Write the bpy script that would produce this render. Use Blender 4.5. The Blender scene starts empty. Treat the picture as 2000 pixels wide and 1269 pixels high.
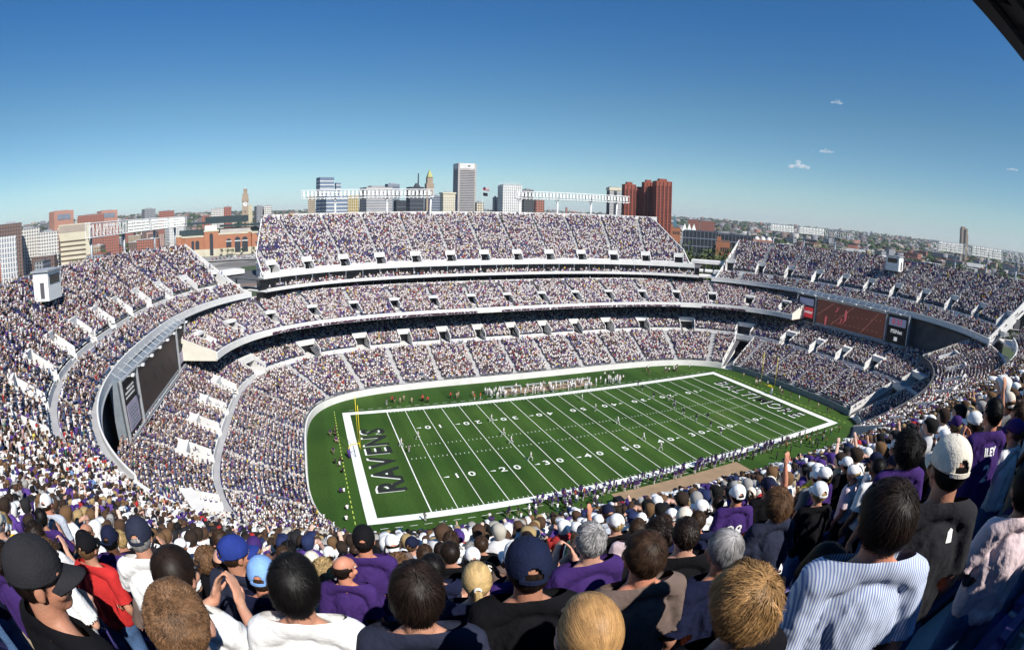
import bpy, bmesh, math, random
import numpy as np
from mathutils import Vector, Matrix, noise
rng = np.random.default_rng(7); random.seed(7)
sc = bpy.context.scene; COL = sc.collection
PI = math.pi; R = math.radians
# ---------------------------------------------------------------- camera
cam = bpy.data.cameras.new("camera"); camo = bpy.data.objects.new("camera", cam); COL.objects.link(camo); sc.camera = camo
CAM = np.array([-62.0656, -102.8037, 48.2605])
camo.location = CAM; camo.rotation_euler = (1.3979690, -0.0179998, -0.3609031)
cam.type = 'PANO'; cam.panorama_type = 'FISHEYE_EQUISOLID'; cam.sensor_width = 36; cam.sensor_fit = 'HORIZONTAL'
cam.fisheye_lens = 1086.355 / 2000 * 36; cam.fisheye_fov = R(180); cam.shift_y = -0.0273
cam.clip_start = 0.05; cam.clip_end = 30000
# ---------------------------------------------------------------- world and sun
SUN_EL = 44.0; SUN_AZ = -72.5          # direction towards the sun: azimuth from +X, counter-clockwise
w = bpy.data.worlds.new("World"); sc.world = w; w.use_nodes = True
nt = w.node_tree; bg = nt.nodes['Background']
sky = nt.nodes.new('ShaderNodeTexSky'); sky.sky_type = 'NISHITA'; sky.sun_disc = False
sky.sun_elevation = R(SUN_EL); sky.sun_rotation = R(90 - SUN_AZ)
sky.altitude = 0; sky.air_density = 1.0; sky.dust_density = 0.0; sky.ozone_density = 4.0
hs = nt.nodes.new('ShaderNodeHueSaturation'); hs.inputs['Saturation'].default_value = 1.15; hs.inputs['Value'].default_value = 1.0
tn = nt.nodes.new('ShaderNodeMix'); tn.data_type = 'RGBA'; tn.blend_type = 'MULTIPLY'; tn.inputs[0].default_value = 1.0      # slide-film colour of the clear sky, by height above the horizon
tcw = nt.nodes.new('ShaderNodeTexCoord'); sxw = nt.nodes.new('ShaderNodeSeparateXYZ'); nt.links.new(tcw.outputs['Generated'], sxw.inputs[0])
rw_ = nt.nodes.new('ShaderNodeValToRGB'); nt.links.new(sxw.outputs[2], rw_.inputs['Fac']); ew = rw_.color_ramp.elements
ew[0].position = 0.0; ew[0].color = (.43, .54, .76, 1); ew[1].position = 1.0; ew[1].color = (.30, .55, .67, 1)
for p_, c_ in ((.06, (.53, .61, .64)), (.19, (.50, .60, .58)), (.35, (.33, .56, .67))): q_ = ew.new(p_); q_.color = (*c_, 1)
nt.links.new(sky.outputs[0], hs.inputs['Color']); nt.links.new(hs.outputs[0], tn.inputs[6]); nt.links.new(rw_.outputs[0], tn.inputs[7]); nt.links.new(tn.outputs[2], bg.inputs[0]); bg.inputs[1].default_value = 0.116
sun = bpy.data.lights.new("sun", 'SUN'); suno = bpy.data.objects.new("sun", sun); COL.objects.link(suno)
sun.energy = 4.7; sun.angle = R(0.5); sun.color = (1.0, 0.955, 0.88)
suno.rotation_euler = (R(90 - SUN_EL), 0, R(SUN_AZ + 90))
sc.view_settings.view_transform = 'Standard'; sc.view_settings.look = 'None'; sc.view_settings.exposure = 0.40; sc.view_settings.gamma = 1.0
sc.cycles.max_bounces = 4; sc.cycles.diffuse_bounces = 1; sc.cycles.glossy_bounces = 2; sc.cycles.volume_bounces = 2; sc.cycles.use_denoising = True
# ---------------------------------------------------------------- materials
def mat(name, col, rough=0.8, var=0.12, scale=2.0, metal=0.0, spec=0.3, bump=0.0, col2=None, attr=False, detail=3, sheen=0):
    m = bpy.data.materials.new(name); m.use_nodes = True; n = m.node_tree; b = n.nodes['Principled BSDF']
    b.inputs['Roughness'].default_value = rough; b.inputs['Metallic'].default_value = metal
    b.inputs['Specular IOR Level'].default_value = spec
    if sheen: b.inputs['Sheen Weight'].default_value = sheen
    c = tuple(col) + (1,)
    tc = n.nodes.new('ShaderNodeTexCoord'); no = n.nodes.new('ShaderNodeTexNoise')
    no.inputs['Scale'].default_value = scale; no.inputs['Detail'].default_value = detail
    n.links.new(tc.outputs['Object'], no.inputs['Vector'])
    rp = n.nodes.new('ShaderNodeValToRGB'); n.links.new(no.outputs['Fac'], rp.inputs['Fac'])
    rp.color_ramp.elements[0].position = 0.3; rp.color_ramp.elements[1].position = 0.7
    lo = tuple(x * (1 - var) for x in col) + (1,); hi = tuple(min(1, x * (1 + var)) for x in (col2 or col)) + (1,)
    rp.color_ramp.elements[0].color = lo; rp.color_ramp.elements[1].color = hi
    out = rp.outputs['Color']
    if attr:
        a = n.nodes.new('ShaderNodeAttribute'); a.attribute_name = 'Col'
        mx = n.nodes.new('ShaderNodeMix'); mx.data_type = 'RGBA'; mx.blend_type = 'MULTIPLY'; mx.inputs[0].default_value = 1
        n.links.new(out, mx.inputs[6]); n.links.new(a.outputs['Color'], mx.inputs[7]); out = mx.outputs[2]
    n.links.new(out, b.inputs['Base Color'])
    if bump:
        bp = n.nodes.new('ShaderNodeBump'); bp.inputs['Strength'].default_value = bump; bp.inputs['Distance'].default_value = 0.02
        no2 = n.nodes.new('ShaderNodeTexNoise'); no2.inputs['Scale'].default_value = scale * 6; n.links.new(tc.outputs['Object'], no2.inputs['Vector'])
        n.links.new(no2.outputs['Fac'], bp.inputs['Height']); n.links.new(bp.outputs['Normal'], b.inputs['Normal'])
    return m
M = {}
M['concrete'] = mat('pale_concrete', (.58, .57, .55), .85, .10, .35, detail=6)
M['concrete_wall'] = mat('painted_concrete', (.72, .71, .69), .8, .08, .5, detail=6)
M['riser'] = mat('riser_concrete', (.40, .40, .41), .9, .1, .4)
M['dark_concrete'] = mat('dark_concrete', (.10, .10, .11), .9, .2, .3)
M['steel'] = mat('grey_steel', (.42, .44, .46), .5, .08, 1.5, metal=.3)
M['steel_blue'] = mat('blue_grey_steel', (.25, .29, .33), .5, .1, 1.0, metal=.2)
M['white_steel'] = mat('white_steel', (.80, .80, .78), .5, .05, 1.0)
M['black_steel'] = mat('black_steel', (.008, .009, .012), .5, .2, 1.0)
M['dark_glass'] = mat('dark_glass', (.012, .014, .016), .15, .2, .5, spec=.5)
M['black'] = mat('black', (.012, .012, .014), .6, .2, 2)
M['seat'] = mat('purple_seat_plastic', (.045, .04, .16), .45, .12, 3, spec=.5)
M['yellow'] = mat('yellow_paint', (.78, .62, .03), .5, .05, 2)
M['purple_pad'] = mat('purple_pad', (.07, .03, .18), .7, .1, 4)
M['white'] = mat('white_paint', (.80, .80, .78), .7, .05, 1.5)
# ---------------------------------------------------------------- mesh helpers
class MB:
    def __init__(s): s.v = []; s.f = []; s.n = 0
    def add(s, V, F):
        V = np.asarray(V, float); s.v.append(V); n = s.n
        s.f.extend([tuple(i + n for i in f) for f in F]); s.n += len(V)
    def box(s, c, d, rz=0.0, top=1.0, M4=None):
        x, y, z = np.array(d) / 2.0
        V = np.array([(-x, -y, -z), (x, -y, -z), (x, y, -z), (-x, y, -z), (-x * top, -y * top, z), (x * top, -y * top, z), (x * top, y * top, z), (-x * top, y * top, z)])
        if rz: ca, sa = math.cos(rz), math.sin(rz); V[:, :2] = V[:, :2] @ np.array([[ca, sa], [-sa, ca]])
        V = V + np.array(c)
        s.add(V, [(0, 3, 2, 1), (4, 5, 6, 7), (0, 1, 5, 4), (1, 2, 6, 5), (2, 3, 7, 6), (3, 0, 4, 7)])
    def bar(s, p, q, r, r2=None, n=6):
        p = Vector(p); q = Vector(q); d = (q - p)
        if d.length < 1e-6: return
        d.normalize(); a = d.orthogonal().normalized(); b = d.cross(a); r2 = r if r2 is None else r2
        V = []
        for c, rr in ((p, r), (q, r2)):
            for k in range(n):
                t = 2 * PI * k / n + PI / n; V.append(c + a * math.cos(t) * rr + b * math.sin(t) * rr)
        F = [(k, (k + 1) % n, n + (k + 1) % n, n + k) for k in range(n)] + [tuple(range(n))[::-1], tuple(range(n, 2 * n))]
        s.add([tuple(v) for v in V], F)
    def prism(s, poly, z0, z1):
        n = len(poly); V = [(x, y, z0) for x, y in poly] + [(x, y, z1) for x, y in poly]
        s.add(V, [(k, (k + 1) % n, n + (k + 1) % n, n + k) for k in range(n)] + [tuple(range(n))[::-1], tuple(range(n, 2 * n))])
    def hexa(s, V8): s.add(V8, [(0, 3, 2, 1), (4, 5, 6, 7), (0, 1, 5, 4), (1, 2, 6, 5), (2, 3, 7, 6), (3, 0, 4, 7)])
    def ball(s, c, r, nu=10, nv=6, squash=(1, 1, 1)):
        V = [(0, 0, -1)]; 
        for j in range(1, nv):
            t = PI * j / nv
            for k in range(nu): p = 2 * PI * k / nu; V.append((math.sin(t) * math.cos(p), math.sin(t) * math.sin(p), -math.cos(t)))
        V.append((0, 0, 1)); F = []
        for k in range(nu): F.append((0, 1 + (k + 1) % nu, 1 + k))
        for j in range(nv - 2):
            for k in range(nu): a = 1 + j * nu; F.append((a + k, a + (k + 1) % nu, a + nu + (k + 1) % nu, a + nu + k))
        a = 1 + (nv - 2) * nu; last = len(V) - 1
        for k in range(nu): F.append((a + k, a + (k + 1) % nu, last))
        s.add(np.array(V) * r * np.array(squash) + np.array(c), F)
    def build(s, name, m, parent=None, smooth=False):
        me = bpy.data.meshes.new(name)
        V = np.vstack(s.v) if s.v else np.zeros((0, 3))
        me.from_pydata(V.tolist(), [], s.f); me.update()
        return link(name, me, m, parent, smooth)
def link(name, me, m, parent=None, smooth=False):
    ms = m if isinstance(m, (list, tuple)) else [m]
    for x in ms: me.materials.append(x)
    if smooth: me.polygons.foreach_set('use_smooth', [True] * len(me.polygons))
    o = bpy.data.objects.new(name, me); COL.objects.link(o)
    if parent is not None: o.parent = parent
    return o
def fast_mesh(name, V, Q, col=None, m=None, parent=None):
    me = bpy.data.meshes.new(name); V = np.asarray(V, np.float32); Q = np.asarray(Q, np.int32)
    me.vertices.add(len(V)); me.vertices.foreach_set('co', V.ravel())
    me.loops.add(Q.size); me.loops.foreach_set('vertex_index', Q.ravel())
    me.polygons.add(len(Q)); me.polygons.foreach_set('loop_start', np.arange(0, Q.size, Q.shape[1], dtype=np.int32))
    me.update(calc_edges=True)
    if col is not None:
        a = me.color_attributes.new('Col', 'FLOAT_COLOR', 'POINT'); c = np.ones((len(V), 4), np.float32); c[:, :3] = col; a.data.foreach_set('color', c.ravel())
    return link(name, me, m, parent)
def tag(o, label=None, cat=None, group=None, kind=None):
    if label: o['label'] = label
    if cat: o['category'] = cat
    if group: o['group'] = group
    if kind: o['kind'] = kind
    return o
def empty(name, loc=(0, 0, 0), rz=0.0):
    o = bpy.data.objects.new(name, None); COL.objects.link(o); o.location = loc; o.rotation_euler = (0, 0, rz); o.empty_display_size = .2
    return o
def text_mesh(body, size, extrude, name, m, parent=None, off=0.0, align='CENTER', sx=1.0, res=2):
    cu = bpy.data.curves.new('t', 'FONT'); cu.body = body; cu.size = size; cu.extrude = extrude; cu.offset = off; cu.align_x = align; cu.align_y = 'CENTER'; cu.resolution_u = res
    o = bpy.data.objects.new('t', cu); COL.objects.link(o); bpy.context.view_layer.update()
    me = bpy.data.meshes.new_from_object(o.evaluated_get(bpy.context.evaluated_depsgraph_get())); me.name = name
    bpy.data.objects.remove(o); bpy.data.curves.remove(cu)
    me.materials.clear()
    if sx != 1.0: me.transform(Matrix.Scale(sx, 4, (1, 0, 0)))
    return link(name, me, m, parent)
# ================================================================ stadium plan curves
class Curve:
    def finish(s, P, closed):
        s.P = P; s.closed = closed
        if closed: T = np.roll(P, -1, 0) - np.roll(P, 1, 0)
        else: T = np.gradient(P, axis=0)
        T /= np.hypot(*T.T)[:, None]; s.Nn = np.c_[T[:, 1], -T[:, 0]]; s.N = len(P)
    def at(s, i, d):
        i = np.asarray(i, float); d = np.asarray(d, float) + 0 * i
        if s.closed: k = np.floor(i).astype(int) % s.N; k2 = (k + 1) % s.N
        else: k = np.clip(np.floor(i).astype(int), 0, s.N - 2); k2 = k + 1
        f = (i - np.floor(i))[..., None]
        P = s.P[k] * (1 - f) + s.P[k2] * f; N = s.Nn[k] * (1 - f) + s.Nn[k2] * f
        N = N / np.linalg.norm(N, axis=-1, keepdims=True)
        return P + N * d[..., None]
    def nrm(s, i):
        a = s.at(i, 0.0); b = s.at(i, 1.0); return b - a
class Super(Curve):
    def __init__(s, a, b, n, step=1.0):
        t = np.linspace(0, 2 * np.pi, 20001)[:-1]; c, q = np.cos(t), np.sin(t)
        r = (np.abs(c / a) ** n + np.abs(q / b) ** n) ** (-1 / n); P = np.c_[r * c, r * q]
        L = np.r_[0, np.cumsum(np.hypot(*(np.roll(P, -1, 0) - P).T))]
        N = int(round(L[-1] / step / 4) * 4); u = np.linspace(0, L[-1], N + 1)[:-1]; PP = np.vstack([P, P[:1]])
        s.finish(np.c_[np.interp(u, L, PP[:, 0]), np.interp(u, L, PP[:, 1])], True); s.step = L[-1] / N
class NearCurve(Curve):          # front edge of the upper stand the picture was taken from
    def __init__(s):
        da = 1.0
        def walk(sign):
            x, y, t = 0., -76.5, 0.; out = [(x, y)]
            for k in range(int(97 * 4)):
                a = k * .25; kap = 1 / 700
                if sign < 0 and a > 57: kap = 1 / 35
                if sign > 0 and a > 45: kap = 1 / 90
                t += kap * .25; x += sign * math.cos(t) * .25; y += math.sin(t) * .25
                if k % 4 == 3: out.append((x, y))
            return out
        L = walk(-1)[::-1]; Rr = walk(1)[1:]; s.a0 = len(L) - 1; s.finish(np.array(L + Rr), False); s.step = 1.0
LOW = Super(65.8, 41, 4.2); CLUB = Super(86, 58, 3.0); UP = Super(97, 82, 2.7); NEAR = NearCurve()
SCAM = 29.021; ACAM = -58.437
def sweep(mb, cv, i0, i1, prof, step=1):
    """closed profile [(s,z)...] swept along the curve from i0 to i1 (end caps)"""
    idx = list(np.arange(i0, i1, step)) + [i1]; n = len(prof); V = []
    for i in idx:
        for (s, z) in prof:
            p = cv.at(i, s); V.append((p[0], p[1], z))
    F = []
    for k in range(len(idx) - 1):
        for j in range(n):
            a = k * n + j; b = k * n + (j + 1) % n; F.append((a, b, b + n, a + n))
    F.append(tuple(range(n))[::-1]); F.append(tuple(range((len(idx) - 1) * n, len(idx) * n)))
    mb.add(V, F)
def rect(s0, s1, z0, z1): return [(s0, z0), (s1, z0), (s1, z1), (s0, z1)]
stadium = empty('stadium'); tag(stadium, 'open-air football stadium with tiered white concrete stands around the grass field', 'stadium')
DECKS = []   # everything the crowd needs to know
class Deck:
    """rows of treads and risers. zfun(s)=height of the tread at distance s; ok(i,s) says whether the stand exists there"""
    def __init__(s, name, cv, s0, nrow, pitch, z0, slope, i0, i1, ok=None, aisles=(), portals=(), aislew=1.7, dens=.93, stand=.25, seats=True, label=None):
        s.__dict__.update(locals())
    def z(s, r): return s.z0 + s.slope * s.pitch * r
    def inport(s, i, d):
        m = np.zeros(np.shape(i), bool)
        for (pi, hw, p0, p1) in s.portals: m |= (np.abs(wrap(s.cv, i - pi)) < hw) & (d > p0) & (d < p1)
        return m
    def build(s):
        idx = np.arange(s.i0, s.i1 + .01, 1.0); Q = []; V = []
        n = len(idx); cols = []
        S = []; Z = []
        for r in range(s.nrow):
            S += [s.s0 + r * s.pitch, s.s0 + (r + 1) * s.pitch]; Z += [s.z(r), s.z(r)]
        S = np.array(S); Z = np.array(Z)
        II, SS = np.meshgrid(idx, S); PP = s.cv.at(II.ravel(), SS.ravel())
        V = np.c_[PP, np.repeat(Z, n)]
        k, j = np.meshgrid(np.arange(len(S) - 1), np.arange(n - 1), indexing='ij')
        a = (k * n + j).ravel(); Q = np.c_[a, a + n, a + n + 1, a + 1]
        ic = idx[j.ravel()] + .5; sc_ = (S[k.ravel()] + S[k.ravel() + 1]) / 2
        keep = ~s.inport(ic, sc_ + .01)
        if s.ok is not None: keep &= s.ok(ic, sc_)
        riser = (k.ravel() % 2 == 1)
        me = bpy.data.meshes.new(s.name); me.from_pydata(V.tolist(), [], Q[keep].tolist()); me.update()
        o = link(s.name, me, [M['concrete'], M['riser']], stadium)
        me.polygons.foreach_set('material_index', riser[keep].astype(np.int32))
        if s.label: o['label'] = s.label
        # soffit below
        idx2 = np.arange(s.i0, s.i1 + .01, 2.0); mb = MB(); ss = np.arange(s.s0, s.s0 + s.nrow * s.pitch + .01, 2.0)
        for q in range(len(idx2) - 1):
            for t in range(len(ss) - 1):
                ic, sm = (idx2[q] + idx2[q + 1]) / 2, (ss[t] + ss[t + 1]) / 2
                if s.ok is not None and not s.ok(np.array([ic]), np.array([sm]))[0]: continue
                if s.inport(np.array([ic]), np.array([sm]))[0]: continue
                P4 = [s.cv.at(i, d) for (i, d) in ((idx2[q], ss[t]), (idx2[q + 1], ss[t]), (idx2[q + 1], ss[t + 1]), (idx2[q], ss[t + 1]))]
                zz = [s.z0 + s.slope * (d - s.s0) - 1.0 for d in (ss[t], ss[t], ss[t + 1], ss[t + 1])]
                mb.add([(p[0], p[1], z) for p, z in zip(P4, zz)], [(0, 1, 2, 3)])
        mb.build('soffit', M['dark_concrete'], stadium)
        DECKS.append(s)
def wrap(cv, d):
    if not cv.closed: return d
    return (d + cv.N / 2) % cv.N - cv.N / 2
def slopewall(mb, cv, i, s0, s1, zf, above, below, th=.22):
    """radial wall following the rake between distances s0 and s1 at curve index i"""
    p0 = cv.at(i, s0); p1 = cv.at(i, s1); d = (p1 - p0) / np.linalg.norm(p1 - p0); t = np.array([-d[1], d[0]]) * th / 2
    V = []
    for zz in (-1, 1):
        for p, s_ in ((p0, s0), (p1, s1)):
            z = zf(s_)
            zq = z + above if zz > 0 else (below(s_) if callable(below) else z - below)
            V += [(*(p - t), zq), (*(p + t), zq)]
    # order: bottom p0-,p0+,p1-,p1+ ; top same
    V = [V[0], V[1], V[3], V[2], V[4], V[5], V[7], V[6]]
    mb.hexa(V)
def portal(cv, i, hw, s0, s1, zf, zfloor, roof=True, back=3.0, name='entrance_portal', up=1.0, rd=1.9):
    mb = MB()
    for sg in (-1, 1):
        slopewall(mb, cv, i + sg * hw, s0, s1 + .1, zf, up, lambda s_: zfloor)
    # floor and back room
    a, b, c, d = cv.at(i - hw, s0), cv.at(i + hw, s0), cv.at(i + hw, s1 + back), cv.at(i - hw, s1 + back)
    mb.prism([tuple(a), tuple(b), tuple(c), tuple(d)], zfloor - .1, zfloor)
    ztop = zf(s1) + 1.0; zl = max(zfloor + 2.3, zf(s1) - .6)
    e0, e1, e2, e3 = cv.at(i - hw - .1, s1 - .3), cv.at(i + hw + .1, s1 - .3), cv.at(i + hw + .1, s1), cv.at(i - hw - .1, s1)
    if roof: e0, e1 = cv.at(i - hw - .1, s1 - rd), cv.at(i + hw + .1, s1 - rd); ztop = max(ztop - .1, zl + .6)
    mb.prism([tuple(e0), tuple(e1), tuple(e2), tuple(e3)], zl, ztop)
    o = mb.build(name, M['concrete_wall'], stadium)
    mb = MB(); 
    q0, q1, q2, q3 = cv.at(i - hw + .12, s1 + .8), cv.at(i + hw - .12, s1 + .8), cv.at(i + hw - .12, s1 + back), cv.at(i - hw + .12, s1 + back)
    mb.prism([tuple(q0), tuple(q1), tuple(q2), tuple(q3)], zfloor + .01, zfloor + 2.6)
    mb.build('dark_doorway', M['dark_concrete'], o)  # solid dark block standing in for the unlit depth of the passage
def aisle_list(i0, i1, gap, off=0.0): return list(np.arange(i0 + off, i1, gap))
def portgroups(cv, lst, hw, s0, s1): return [(i, hw, s0, s1) for i in lst]
# ---- lower bowl ------------------------------------------------ wall at d=0, cross aisle at d 15-16.4
NL = LOW.N
SL_L = 0.43; zL = lambda s: 1.7 + SL_L * s
ais = [k * NL / 34.0 for k in range(34)]
prtU = [(k + .5) * NL / 34.0 for k in range(34)]
TUN = [NL * .0 + 27, NL - 27, NL / 2 - 27, NL / 2 + 27]   # field tunnels near the four corners
lowA = Deck('lower_deck_front', LOW, 0.6, 18, .8, 1.8, SL_L, 0, NL, aisles=ais, portals=[(t, 2.0, -1, 15.2) for t in TUN[:2]], dens=.95, stand=.35)
lowB = Deck('lower_deck_rear', LOW, 16.4, 18, .8, 1.7 + SL_L * 16.4 + .5, SL_L, 0, NL, aisles=prtU, portals=[(t, 1.6, 16, 22.0) for t in prtU], dens=.95, stand=.3)
lowA.build(); lowB.build()
mb = MB(); sweep(mb, LOW, 0, NL, rect(15.0, 16.4, 6.9, 1.7 + SL_L * 15.2)); mb.build('cross_aisle', M['riser'], stadium)
mb = MB()
# white wall over the cross aisle, interrupted at the portals
zc = 1.7 + SL_L * 15.2
gaps = sorted(prtU)
for k in range(34):
    a = gaps[k] + 1.5; b = (gaps[k + 1] if k < 33 else gaps[0] + NL) - 1.5
    sweep(mb, LOW, a, b, rect(16.1, 16.4, zc - .2, zc + 1.1))
mb.build('cross_aisle_wall', M['concrete_wall'], stadium)
for t in prtU: portal(LOW, t, 1.6, 16.4, 22.0, lambda s: 1.7 + SL_L * s + .5, zc + .02, roof=True, up=1.35)
for t in TUN[:2]:
    portal(LOW, t, 2.0, .2, 15.0, zL, .05, roof=False, name='tunnel_entrance')
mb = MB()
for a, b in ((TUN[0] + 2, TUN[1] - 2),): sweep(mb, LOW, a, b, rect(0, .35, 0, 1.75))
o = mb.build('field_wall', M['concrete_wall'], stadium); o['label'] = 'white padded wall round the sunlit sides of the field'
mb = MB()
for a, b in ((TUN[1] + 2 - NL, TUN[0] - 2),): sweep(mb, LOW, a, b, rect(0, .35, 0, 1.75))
mb.build('field_wall', M['steel_blue'], stadium)  # right end stretch of the wall, its shade put into a blue-grey colour
# thin railing on the field wall
mb = MB(); sweep(mb, LOW, TUN[0] + 2, TUN[1] - 2, rect(.3, .35, 2.4, 2.45)); sweep(mb, LOW, TUN[1] + 2 - NL, TUN[0] - 2, rect(.3, .35, 2.4, 2.45))
for i in np.arange(0, NL, 2.0):
    p = LOW.at(i, .32); mb.bar((p[0], p[1], 1.75), (p[0], p[1], 2.4), .02, n=4)
mb.build('railing', M['steel'], stadium)
# back wall of the lower bowl concourse
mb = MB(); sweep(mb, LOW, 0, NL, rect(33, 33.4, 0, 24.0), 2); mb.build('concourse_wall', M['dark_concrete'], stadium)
# ---- club deck ------------------------------------------------- both sidelines round into the corners
NCb = CLUB.N; zC0 = 17.9; SL_C = .34
def angidx(cv, x, y):
    return float(np.hypot(*(cv.P - np.array([x, y])).T).argmin())
def club(i0, i1, side):
    span = i1 - i0; na = int(round(span / 12.0)); pr = [i0 + span * (k + .5) / na for k in range(na)]
    d = Deck('club_deck', CLUB, .9, 20, .85, zC0, SL_C, i0, i1, aisles=pr, portals=[(p, 1.4, 3.2, 8.6) for p in pr], dens=.9, stand=.12)
    d.build()
    for p in pr: portal(CLUB, p, 1.4, 3.4, 8.6, lambda s: zC0 + SL_C * (s - .9), zC0 + .9, rd=1.9 if side > 0 else .5)
    mb = MB(); sweep(mb, CLUB, i0 - .3, i1 + .3, rect(0, .4, 16.9, 18.5)); sweep(mb, CLUB, i0, i1, rect(.4, .95, 17.7, 17.88)); mb.build('club_fascia', M['concrete_wall'] if side > 0 else M['dark_concrete'], stadium)  # near fascia gets dark concrete, the shade over it put into the colour
    mb = MB()
    if side > 0:
        for k in range(7):
            a = i0 + 18 + k * (span - 36) / 7
            sweep(mb, CLUB, a, a + (span - 36) / 7 - (.6 if k % 3 else 8), rect(-.08, -.004, 17.0, 17.6))
        mb.build('advertising_ribbon', M['adband'], stadium)
    mb = MB(); sweep(mb, CLUB, i0, i1, rect(18.0, 18.3, 22.6, 24.6)); mb.build('club_rear_wall', M['concrete_wall'], stadium)
    for ii in (i0, i1): mb = MB(); slopewall(mb, CLUB, ii, .2, 18.2, lambda s: zC0 + SL_C * (s - .9), 1.0, lambda s_: 16.6, .3); mb.build('club_end_wall', M['cream_wall'], stadium)
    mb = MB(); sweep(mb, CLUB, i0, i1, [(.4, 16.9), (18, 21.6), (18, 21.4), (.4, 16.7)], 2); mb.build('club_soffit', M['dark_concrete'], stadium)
    return pr
def adband():
    m = bpy.data.materials.new('advert_ribbon'); m.use_nodes = True; n = m.node_tree; b = n.nodes['Principled BSDF']
    tc = n.nodes.new('ShaderNodeTexCoord'); wv = n.nodes.new('ShaderNodeTexNoise'); wv.inputs['Scale'].default_value = .9; wv.inputs['Detail'].default_value = 0
    n.links.new(tc.outputs['Object'], wv.inputs['Vector']); r = n.nodes.new('ShaderNodeValToRGB'); r.color_ramp.interpolation = 'CONSTANT'
    r.color_ramp.elements[0].color = (.05, .01, .03, 1); r.color_ramp.elements[1].color = (.60, .58, .62, 1); r.color_ramp.elements[1].position = .50
    e = r.color_ramp.elements.new(.57); e.color = (.07, .02, .05, 1)
    n.links.new(wv.outputs['Fac'], r.inputs['Fac']); n.links.new(r.outputs[0], b.inputs['Base Color']); return m
M['adband'] = adband(); M['cream_wall'] = mat('cream_wall', (.74, .70, .60), .8, .06, .6)
cf0 = angidx(CLUB, 86, 19); cf1 = angidx(CLUB, -86, 19); cn0 = angidx(CLUB, 12, -58); cn1 = angidx(CLUB, 77, -40)
club(cf0, cf1, 1); club(cn0, cn1, -1)
# ---- upper decks ------------------------------------------------
NU = UP.N; zU0 = 29.9; SL_U = .62
fu0 = angidx(UP, 75, 62.5); fu1 = angidx(UP, -77, 61); mid_f = (fu0 + fu1) / 2
def ok_far(i, s):
    p = UP.at(i, s); lim = np.interp(s, [0, 9, 27], [77, 80, 80]); return (p[..., 0] > -lim) & (p[..., 0] < lim - 2.5)
spanf = fu1 - fu0; naf = 13
prf = [fu0 + spanf * (k + .5) / naf for k in range(naf)]
fz = lambda s: zU0 + SL_U * (s - 1.2)
farU = Deck('upper_deck', UP, 2.4, 33, .8, zU0 + .6, SL_U, fu0 - 14, fu1 + 14, ok=ok_far, aisles=prf, portals=[(p, 1.7, 2.0, 6.6) for p in prf], dens=.86, stand=.12, aislew=1.25); farU.build()
for p in prf: portal(UP, p, 1.7, 2.4, 6.6, fz, zU0 + .05, up=1.15)
mb = MB(); sweep(mb, UP, fu0, fu1, rect(1.2, 2.4, 29.4, 29.9))
for a, b in zip([fu0 - 1] + prf, prf + [fu1 + 1]): sweep(mb, UP, a + 1.7, b - 1.7, rect(2.2, 2.4, 29.9, 31.2))
mb.build('front_walkway', M['concrete_wall'], stadium)
mb = MB(); sweep(mb, UP, fu0, fu1, rect(-.4, 0, 29.3, 30.9)); sweep(mb, UP, fu0, fu1, rect(0, 1.2, 29.4, 29.88)); mb.build('upper_fascia', M['concrete_wall'], stadium)
_ii = np.arange(fu0 - 20, fu1 + 20, .5); _xx = np.abs(UP.at(_ii, 27.7)[:, 0]) < 79.5
mb = MB(); sweep(mb, UP, _ii[_xx][0], _ii[_xx][-1], rect(28.5, 28.8, 30, 47.9)); mb.build('upper_rear_wall', M['concrete_wall'], stadium)
mb = MB()
for k, (x, sgn) in enumerate(((fu0, -1), (fu1, 1))):
    S = [0, 4, 9, 15, 21, 27]; pts = []
    for s_ in S:
        ii = np.arange(x - 16, x + 16, .1); lim = np.interp(s_, [0, 9, 27], [77, 80, 80]) - (2.5 if k == 0 else 0); pp = UP.at(ii, s_); j = np.abs(np.abs(pp[:, 0]) - lim).argmin(); pts.append((*pp[j], fz(s_)))
    for a, b in zip(pts[:-1], pts[1:]):
        d = np.array([b[0] - a[0], b[1] - a[1]]); d /= np.linalg.norm(d); t = np.array([-d[1], d[0]]) * .15
        mb.hexa([(a[0] - t[0], a[1] - t[1], max(26, a[2] - 7)), (a[0] + t[0], a[1] + t[1], max(26, a[2] - 7)), (b[0] + t[0], b[1] + t[1], b[2] - 9), (b[0] - t[0], b[1] - t[1], b[2] - 9),
                 (a[0] - t[0], a[1] - t[1], a[2] + 1.0), (a[0] + t[0], a[1] + t[1], a[2] + 1.0), (b[0] + t[0], b[1] + t[1], b[2] + 1.0), (b[0] - t[0], b[1] - t[1], b[2] + 1.0)])
mb.build('upper_end_wall', M['concrete_wall'], stadium)
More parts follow.
